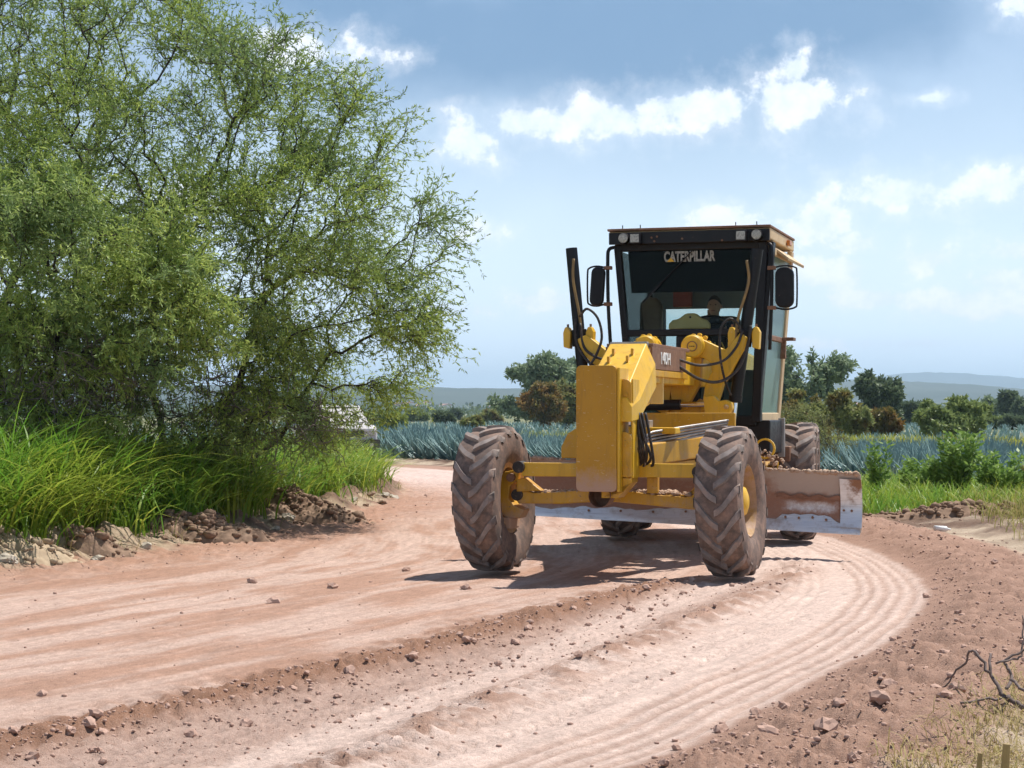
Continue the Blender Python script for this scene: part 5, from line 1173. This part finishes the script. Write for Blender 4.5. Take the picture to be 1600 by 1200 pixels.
MB().box(-.44, -.22, 4.78, 4.855, 2.74, 2.96).build('extinguisher_box', mk('faded_red', (.42, .10, .07), (.34, .08, .06), 9, .6), CAB, .01)
# roof
rf = MB().box(-.85, .94, 3.34, 5.05, 3.375, 3.50).build('roof', BEIGE, CAB, .012)
MB().box(-.845, .935, 3.305, 3.335, 3.355, 3.485).build('roof_fascia', BLACK, rf, .006)
MB().box(-.86, .95, 3.295, 5.06, 3.502, 3.528).build('roof_cap', BROWN, rf, .006)
for x in (-.66, .81):
    lm_ = MB().lathe([(3.20, .058), (3.30, .062), (3.30, .001)], 18, 'y', (x, 0, 3.415)).build('work_lamp', BLACK, rf, smooth=True); MB().lathe([(3.203, .001), (3.200, .03), (3.205, .054)], 18, 'y', (x, 0, 3.415)).build('lens', mk('lamp_lens%d' % (x > 0), (.50, .49, .44), (.20, .20, .19), 45, .12), lm_, smooth=True)
for x in (-.53, .64):
    lm_ = MB().box(x - .06, x + .06, 3.21, 3.30, 3.35, 3.47).build('work_lamp', BLACK, rf, .008); MB().box(x - .048, x + .048, 3.203, 3.2095, 3.365, 3.455).build('lens', MATS['lamp_lens0'], lm_)
MB().box(.945, .985, 4.45, 4.60, 3.40, 3.46).build('marker_lamp', AMBER, rf, .008)
for x in (-.70, -.50, .56, .79): MB().tube([(x, 3.36, 3.53), (x, 3.36, 3.57)], .006, 5).build('roof_stud', BLACK, rf)
for x, z in ((-.36, 3.42), (-.33, 3.38), (-.30, 3.43), (.42, 3.37), (-.02, 3.40)): MB().disc((x, 3.30, z), .012, 8, 'y', .012).build('bolt', BROWN, rf)
# windshield lettering and wiper
MF = Matrix(((1, 0, 0, .02), (0, 0, -1, CF - .012), (0, 1, 0, 3.215), (0, 0, 0, 1)))
text('CATERPILLAR', 'lettering', .155, mk('faded_white', (.42, .42, .40), (.16, .16, .16), 45, .6), CAB, MF, .006, .60)
MB().prism([(-.225, 3.165), (-.145, 3.165), (-.185, 3.21)], CF - .022, CF - .016).build('logo_triangle', mk('logo_yellow', (.75, .45, .03), (.65, .38, .02), 20, .5), CAB)
wp = MB().tube([(.06, CF - .04, 3.28), (-.12, CF - .035, 3.10), (-.35, CF - .03, 2.88)], .008, 6).build('wiper', BLACK, CAB)
MB().beam((-.30, CF - .022, 2.93), (-.50, CF - .022, 2.72), .012, .022).build('wiper_blade', BLACK, wp)
# cab floor, console, seat, steering wheel
MB().box(-.66, .74, CF + .05, 4.88, 1.34, 1.40).build('cab_floor', BLACK, CAB, .01)
cn = MB().prism([(-.30, 2.44), (-.29, 2.50), (-.25, 2.54), (-.18, 2.555), (-.11, 2.605), (-.08, 2.615), (.0, 2.615), (.03, 2.60), (.08, 2.555), (.13, 2.54), (.17, 2.50), (.17, 2.44)], 3.86, 3.96).build('control_console', CREAM, CAB, .015)
MB().box(-.16, .03, 3.86, 3.98, 1.40, 2.44).build('console_column', BLACK, cn, .02); MB().disc((-.045, 3.855, 2.57), .012, 10, 'y', .012).build('console_knob', BLACK, cn)
for i in range(5): MB().tube([(.18 + .075 * i, 3.85, 1.9), (.20 + .075 * i + .02 * (-1) ** i, 3.78, 2.18), (.18 + .075 * i, 3.74, 2.28)], .009, 6).build('control_lever', CREAM, cn)
sw = MB(); ctr = Vector((.12, 4.06, 2.50)); axs = Vector((0, -.5, .87)).normalized(); u_ = Vector((1, 0, 0)); w_ = axs.cross(u_)
sw.tube([ctr + (u_ * math.cos(a) + w_ * math.sin(a)) * .20 for a in np.linspace(0, 6.2832, 25)], .013, 8); sw.tube([ctr - u_ * .2, ctr + u_ * .2], .012, 6); sw.tube([ctr, ctr - axs * .5], .03, 8); sw.build('steering_wheel', BLACK, CAB, smooth=True)
SEAT = mk('seat_vinyl', (.20, .15, .10), (.14, .10, .07), 8, .6)
st = MB().prism(rrect(-.16, .40, 1.86, 2.02, .06), 4.18, 4.66).build('operator_seat', SEAT, CAB, .02)
MB().prism(rrect(-.14, .38, 2.02, 2.62, .10), 4.66, 4.78).build('seat_back', SEAT, st, .02)
MB().prism(rrect(-.76, -.50, 1.9, 2.84, .12), 4.42, 4.55).build('coat_hung_up', SEAT, CAB, .03)
# mirrors on bent tube brackets
def mirror(s, xin, xc, zt, zb, w, h, rot):
    mb = MB(); y = 3.36
    mb.tube(arc([(xin, y, 3.33), (xin + s * .05, y - .03, 3.30), (xin + s * .06, y - .04, 3.18), (xin + s * .055, y - .04, 2.7), (xin + s * .03, y - .02, 2.18)], 6), .020, 8)
    br_ = mb.build('mirror_rail', BLACK, GR, smooth=True)
    xo = xc + s * (w / 2 + .03); xi = xin + s * .058
    MB().tube(arc([(xi, y - .04, zt), (xc, y - .06, zt + .02), (xo - s * .02, y - .06, zt), (xo, y - .06, zt - .06), (xo, y - .06, zb + .06), (xo - s * .02, y - .06, zb), (xc, y - .06, zb - .02), (xi, y - .04, zb + .01)], 5), .010, 6).build('mirror_bracket', BLACK, br_, smooth=True)
    hm = MB().prism([(xc + (px_ - xc) * math.cos(rot), pz) for px_, pz in rrect(xc - w / 2, xc + w / 2, (zt + zb) / 2 - h / 2, (zt + zb) / 2 + h / 2, w * .42)], y - .10, y - .02).build('mirror_housing', BLACK, br_, .018)
    for z in (zt, zb): MB().box(xi - .045, xi + .045, y - .07, y - .01, z - .02, z + .02).build('bracket_clamp', BROWN, br_, .005)
    return hm
h1 = mirror(-1, -.80, -.975, 3.10, 2.70, .16, .43, .3); h1.rotation_euler = (0, R(4), 0); h1.location = (-.2, 0, -.065)
h2 = mirror(1, .90, 1.10, 3.06, 2.63, .20, .44, .1)
# -- rear of the machine
MB().box(-.60, .62, 3.42, 4.95, 1.0, 1.335).build('cab_base', BLACK, GR, .02)
MB().box(.60, .90, 3.55, 4.35, 1.05, 1.42).build('battery_box', BLACK, GR, .015)
MB().box(.86, .93, 4.36, 4.42, 1.0, 1.44).build('platform_edge', STEEL, GR, .006)
for z in (.55, .85): MB().box(.66, .92, 3.6, 3.9, z, z + .03).build('step', BLACK, GR, .005)
MB().box(.60, .98, 4.42, 4.9, .95, 1.12).build('side_beam', BROWN, GR, .01)
REAR = Matrix.Translation((-.08, 5.0, 0)) @ Matrix.Rotation(R(6.5), 4, 'Z') @ Matrix.Translation((.08, -5.0, 0))   # the rear frame is swung at the articulation joint
def rear(o): o.data.transform(REAR); return o
for x in (-.80, .62): rear(MB().prism(rrect(4.75, 6.95, .45, .95, .2), x - .10, x + .10, 'x').build('tandem_case', YEL, GR, .02))
hd = rear(MB().box(-.56, .36, 5.12, 7.6, 1.15, 2.25).build('engine_hood', YELC, GR, .05))
rear(MB().tube([(-.08, 5.7, 2.25), (-.08, 5.7, 2.75)], .05, 14).build('exhaust_pipe', BROWN, hd))
rear(MB().box(-.54, .34, 7.602, 7.66, 1.2, 2.2).build('radiator_grille', BLACK, hd, .01))
rear(MB().box(-.58, .42, 5.06, 7.5, .75, 1.148).build('rear_frame', YEL, GR, .02))
rear(MB().tube([(-1.0, 5.85, .7), (.8, 5.85, .7)], .13, 16).build('rear_axle', YEL, GR, auto=40))

# ------------------------------------------------------------------ operator
SKIN = mk('skin', (.50, .29, .20), (.44, .24, .17), 20, .55); SHIRT = mk('dark_shirt', (.035, .045, .06), (.05, .06, .075), 14, .85); HAIR = mk('dark_hair', (.03, .022, .018), (.045, .035, .03), 40, .7); TROU = mk('dark_trousers', (.06, .06, .08), (.04, .04, .05), 14, .85)
OP = empty('person', (GO[0] + .12 * math.cos(GY) - 4.48 * math.sin(GY), GO[1] + .12 * math.sin(GY) + 4.48 * math.cos(GY), 1.98), GY)
tag(OP, 'person in dark shirt seated at the wheel inside the cab', 'person')
def skinned(name, pts, edges, rad, m_, parent, sub=2):
    me_ = bpy.data.meshes.new(name); me_.from_pydata(pts, edges, []); me_.materials.append(m_); o = link(bpy.data.objects.new(name, me_), parent)
    sk = o.modifiers.new('skin', 'SKIN'); sk.use_smooth_shade = True; ss = o.modifiers.new('sub', 'SUBSURF'); ss.levels = sub; ss.render_levels = sub
    for i, r_ in enumerate(rad):
        v = me_.skin_vertices[0].data[i]; v.radius = r_ if isinstance(r_, tuple) else (r_, r_); v.use_root = i == 0
    return o
# pelvis at the origin, facing -y (towards the front of the machine)
pts = [(0, 0, .06), (0, .02, .24), (0, .01, .42), (0, -.01, .54), (0, -.02, .60), (-.17, -.01, .52), (-.25, -.12, .33), (-.16, -.32, .44), (.17, -.01, .52), (.25, -.12, .33), (.16, -.32, .44),
       (-.10, -.05, .05), (-.13, -.40, .08), (-.13, -.44, -.35), (.10, -.05, .05), (.13, -.40, .08), (.13, -.44, -.35), (0, -.03, .645)]
ed = [(0, 1), (1, 2), (2, 3), (3, 4), (2, 5), (5, 6), (6, 7), (2, 8), (8, 9), (9, 10), (0, 11), (11, 12), (12, 13), (0, 14), (14, 15), (15, 16), (4, 17)]
rd = [(.16, .13), (.155, .12), (.17, .12), (.075, .07), (.058, .058), .075, .052, .034, .075, .052, .034, .095, .075, .05, .095, .075, .05, .055]
body = skinned('body', pts, ed, rd, SHIRT, OP)
hm = MB(); nr, na = 18, 24; V = []
for i in range(nr + 1):
    ph = math.pi * i / nr; z = math.cos(ph); r_ = math.sin(ph)
    for j in range(na):
        a = 2 * math.pi * j / na; x = r_ * math.cos(a) * .076; y = r_ * math.sin(a) * .095; zz = z * .118
        if z < 0: x *= 1 + .22 * z; y *= 1 + .10 * z
        fr_ = max(0, -math.sin(a)) * r_
        if abs(z) < .35: y -= .022 * math.exp(-(math.cos(a) * r_ / .16) ** 2) * fr_ * math.exp(-((z + .10) / .14) ** 2)       # nose
        y += .010 * fr_ * math.exp(-((z - .12) / .09) ** 2) * math.exp(-((abs(math.cos(a)) * r_ - .38) / .16) ** 2)                # eye sockets
        y -= .008 * fr_ * math.exp(-((z + .80) / .15) ** 2)                                                                        # chin
        V.append((x, y, zz))
Fq = [(i * na + j, (i + 1) * na + j, (i + 1) * na + (j + 1) % na, i * na + (j + 1) % na) for i in range(nr) for j in range(na)]
HD = MB().add(V, Fq).build('head', SKIN, OP, smooth=True); HD.location = (0, -.05, .74)
hr = MB(); V = []
for i in range(9):
    ph = math.pi * .52 * i / 8
    for j in range(na):
        a = 2 * math.pi * j / na; fr_ = max(0, -math.sin(a)); p2 = ph * (1 - .42 * fr_); V.append((math.sin(p2) * math.cos(a) * .083, math.sin(p2) * math.sin(a) * .102 + .004, math.cos(p2) * .126 + .002))
hr.add(V, [(i * na + j, (i + 1) * na + j, (i + 1) * na + (j + 1) % na, i * na + (j + 1) % na) for i in range(8) for j in range(na)]).build('hair', HAIR, HD, smooth=True)
for s in (-1, 1):
    MB().lathe([(-.004, .001), (-.004, .008), (.004, .008), (.004, .001)], 10, 'y', (s * .029, -.082, .014)).build('eye', HAIR, HD)
    MB().lathe([(-.006, .001), (-.008, .022), (.008, .026), (.006, .001)], 12, 'x', (s * .078, .01, -.005)).build('ear', SKIN, HD, smooth=True)
MB().box(-.024, .024, -.093, -.083, -.058, -.050).build('mouth', mk('lips', (.26, .10, .08), (.24, .09, .07), 9, .5), HD, .003)
MB().tube([(0, -.01, .56), (0, -.03, .67)], [.052, .048], 12).build('neck', SKIN, OP, smooth=True)
for s in (-1, 1):
    hp_ = [(0, 0, 0), (0, -.05, .015)]; he = [(0, 1)]; hr_ = [.026, .034]
    for k in range(4):
        x0 = (-.027 + .018 * k); b = len(hp_); L = [.062, .072, .068, .055][k]
        hp_ += [(x0, -.075, .018), (x0 * 1.05, -.075 - L * .45, .006), (x0 * 1.05, -.075 - L * .55, -.028), (x0, -.075 - L * .25, -.045)]; he += [(1, b), (b, b + 1), (b + 1, b + 2), (b + 2, b + 3)]; hr_ += [.0095, .0088, .008, .007]
    b = len(hp_); hp_ += [(-s * .034, -.035, .0), (-s * .045, -.065, -.02), (-s * .03, -.085, -.035)]; he += [(0, b), (b, b + 1), (b + 1, b + 2)]; hr_ += [.012, .010, .008]
    hn = skinned('hand', hp_, he, hr_, SKIN, OP, 1); hn.location = (s * .155, -.345, .455); hn.rotation_euler = (R(-15), 0, s * R(12))

# ------------------------------------------------------------------ parked pickup behind the mesquite
WCAR = mk('white_car_paint', (.50, .51, .52), (.42, .42, .42), 3, .35, dust=.3, up=.3); TRIM = mk('car_black_trim', (.02, .02, .022), (.03, .03, .032), 8, .5, dust=.1); CGL = glassmat('car_glass', (.25, .3, .3), .35)
PK = empty('pickup_truck', (-4.62, 52.5, hz(-4.62, 52.5)), R(14)); tag(PK, 'white pickup truck parked behind the grass and mesquite twigs', 'pickup truck')
def cl_loft(secs, name, m_, par, bev=.03):
    return loft(secs).build(name, m_, par, bev)
def sec(y, w, z0, z1, t=.06): return (y, [(-w, z0), (w, z0), (w, z1 - t * 2), (w - t, z1), (-w + t, z1), (-w, z1 - t * 2)])
bd = cl_loft([sec(-.0, .82, .62, 1.05), sec(.12, .88, .50, 1.14), sec(1.25, .90, .45, 1.22), sec(5.0, .90, .45, 1.22)], 'body', WCAR, PK)
cl_loft([sec(1.2, .84, 1.21, 1.24, .02), sec(1.85, .72, 1.21, 1.72, .08), sec(3.0, .72, 1.21, 1.74, .08), sec(3.3, .82, 1.21, 1.24, .02)], 'cabin', WCAR, PK)
pane('windscreen', [(-.74, 1.28, 1.27), (.74, 1.28, 1.27), (.62, 1.78, 1.66), (-.62, 1.78, 1.66)], CGL, PK)
for s in (-1, 1):
    pane('side_glass', [(s * .832, 1.55, 1.27), (s * .832, 2.95, 1.27), (s * .745, 2.9, 1.62), (s * .745, 1.95, 1.62)], CGL, PK)
    MB().prism(rrect(s * .66 - .15, s * .66 + .15, .86, 1.0, .03), -.03, .06).build('headlight', MATS['lamp_lens0'], PK, .006)
    MB().disc((s * .68, -.13, .60), .06, 14, 'y', .03).build('fog_lamp', MATS['lamp_lens0'], PK)
    MB().box(s * .98 - .09, s * .98 + .09, 1.45, 1.55, 1.22, 1.36).build('door_mirror', TRIM, PK, .02)
MB().box(-.48, .48, -.035, .05, .82, 1.0).build('grille', TRIM, PK, .01)
MB().prism(rrect(-.92, .92, .50, .76, .05), -.14, .10).build('front_bumper', TRIM, PK, .02)
for s in (-1, 1):
    for y in (.85, 4.05):
        w_ = MB().lathe([(-.12, .20), (-.125, .34), (-.10, .375), (.10, .375), (.125, .34), (.12, .20)], 28, 'x', (s * .80, y, .375)).build('wheel', mk('car_tyre', (.03, .03, .03), (.06, .05, .045), 9, .9) if 'car_tyre' not in MATS else MATS['car_tyre'], PK, auto=40)
        MB().lathe([(s * .11, .20), (s * .08, .17), (s * .10, .06), (s * .10, .001)], 20, 'x', (s * .80, y, .375)).build('rim', STEEL, w_, smooth=True)

# ------------------------------------------------------------------ haze: the air between here and the hills
hzb = MB().box(-10500, 10500, -1000, 13500, -1.2, 260); me = hzb.mesh('haze')
hm_ = bpy.data.materials.new('haze_air'); hm_.use_nodes = True; nt = hm_.node_tree; nt.nodes.clear()
vo = nt.nodes.new('ShaderNodeVolumePrincipled'); vo.inputs['Color'].default_value = (0.60, 0.81, 1.0, 1); vo.inputs['Density'].default_value = 0.00015; vo.inputs['Anisotropy'].default_value = 0.2
oo = nt.nodes.new('ShaderNodeOutputMaterial'); nt.links.new(vo.outputs[0], oo.inputs['Volume']); me.materials.append(hm_)
hzo = link(bpy.data.objects.new('haze', me)); tag(hzo, 'pale blue haze hanging over the plain', 'haze', kind='stuff')
hzo.display_type = 'WIRE'
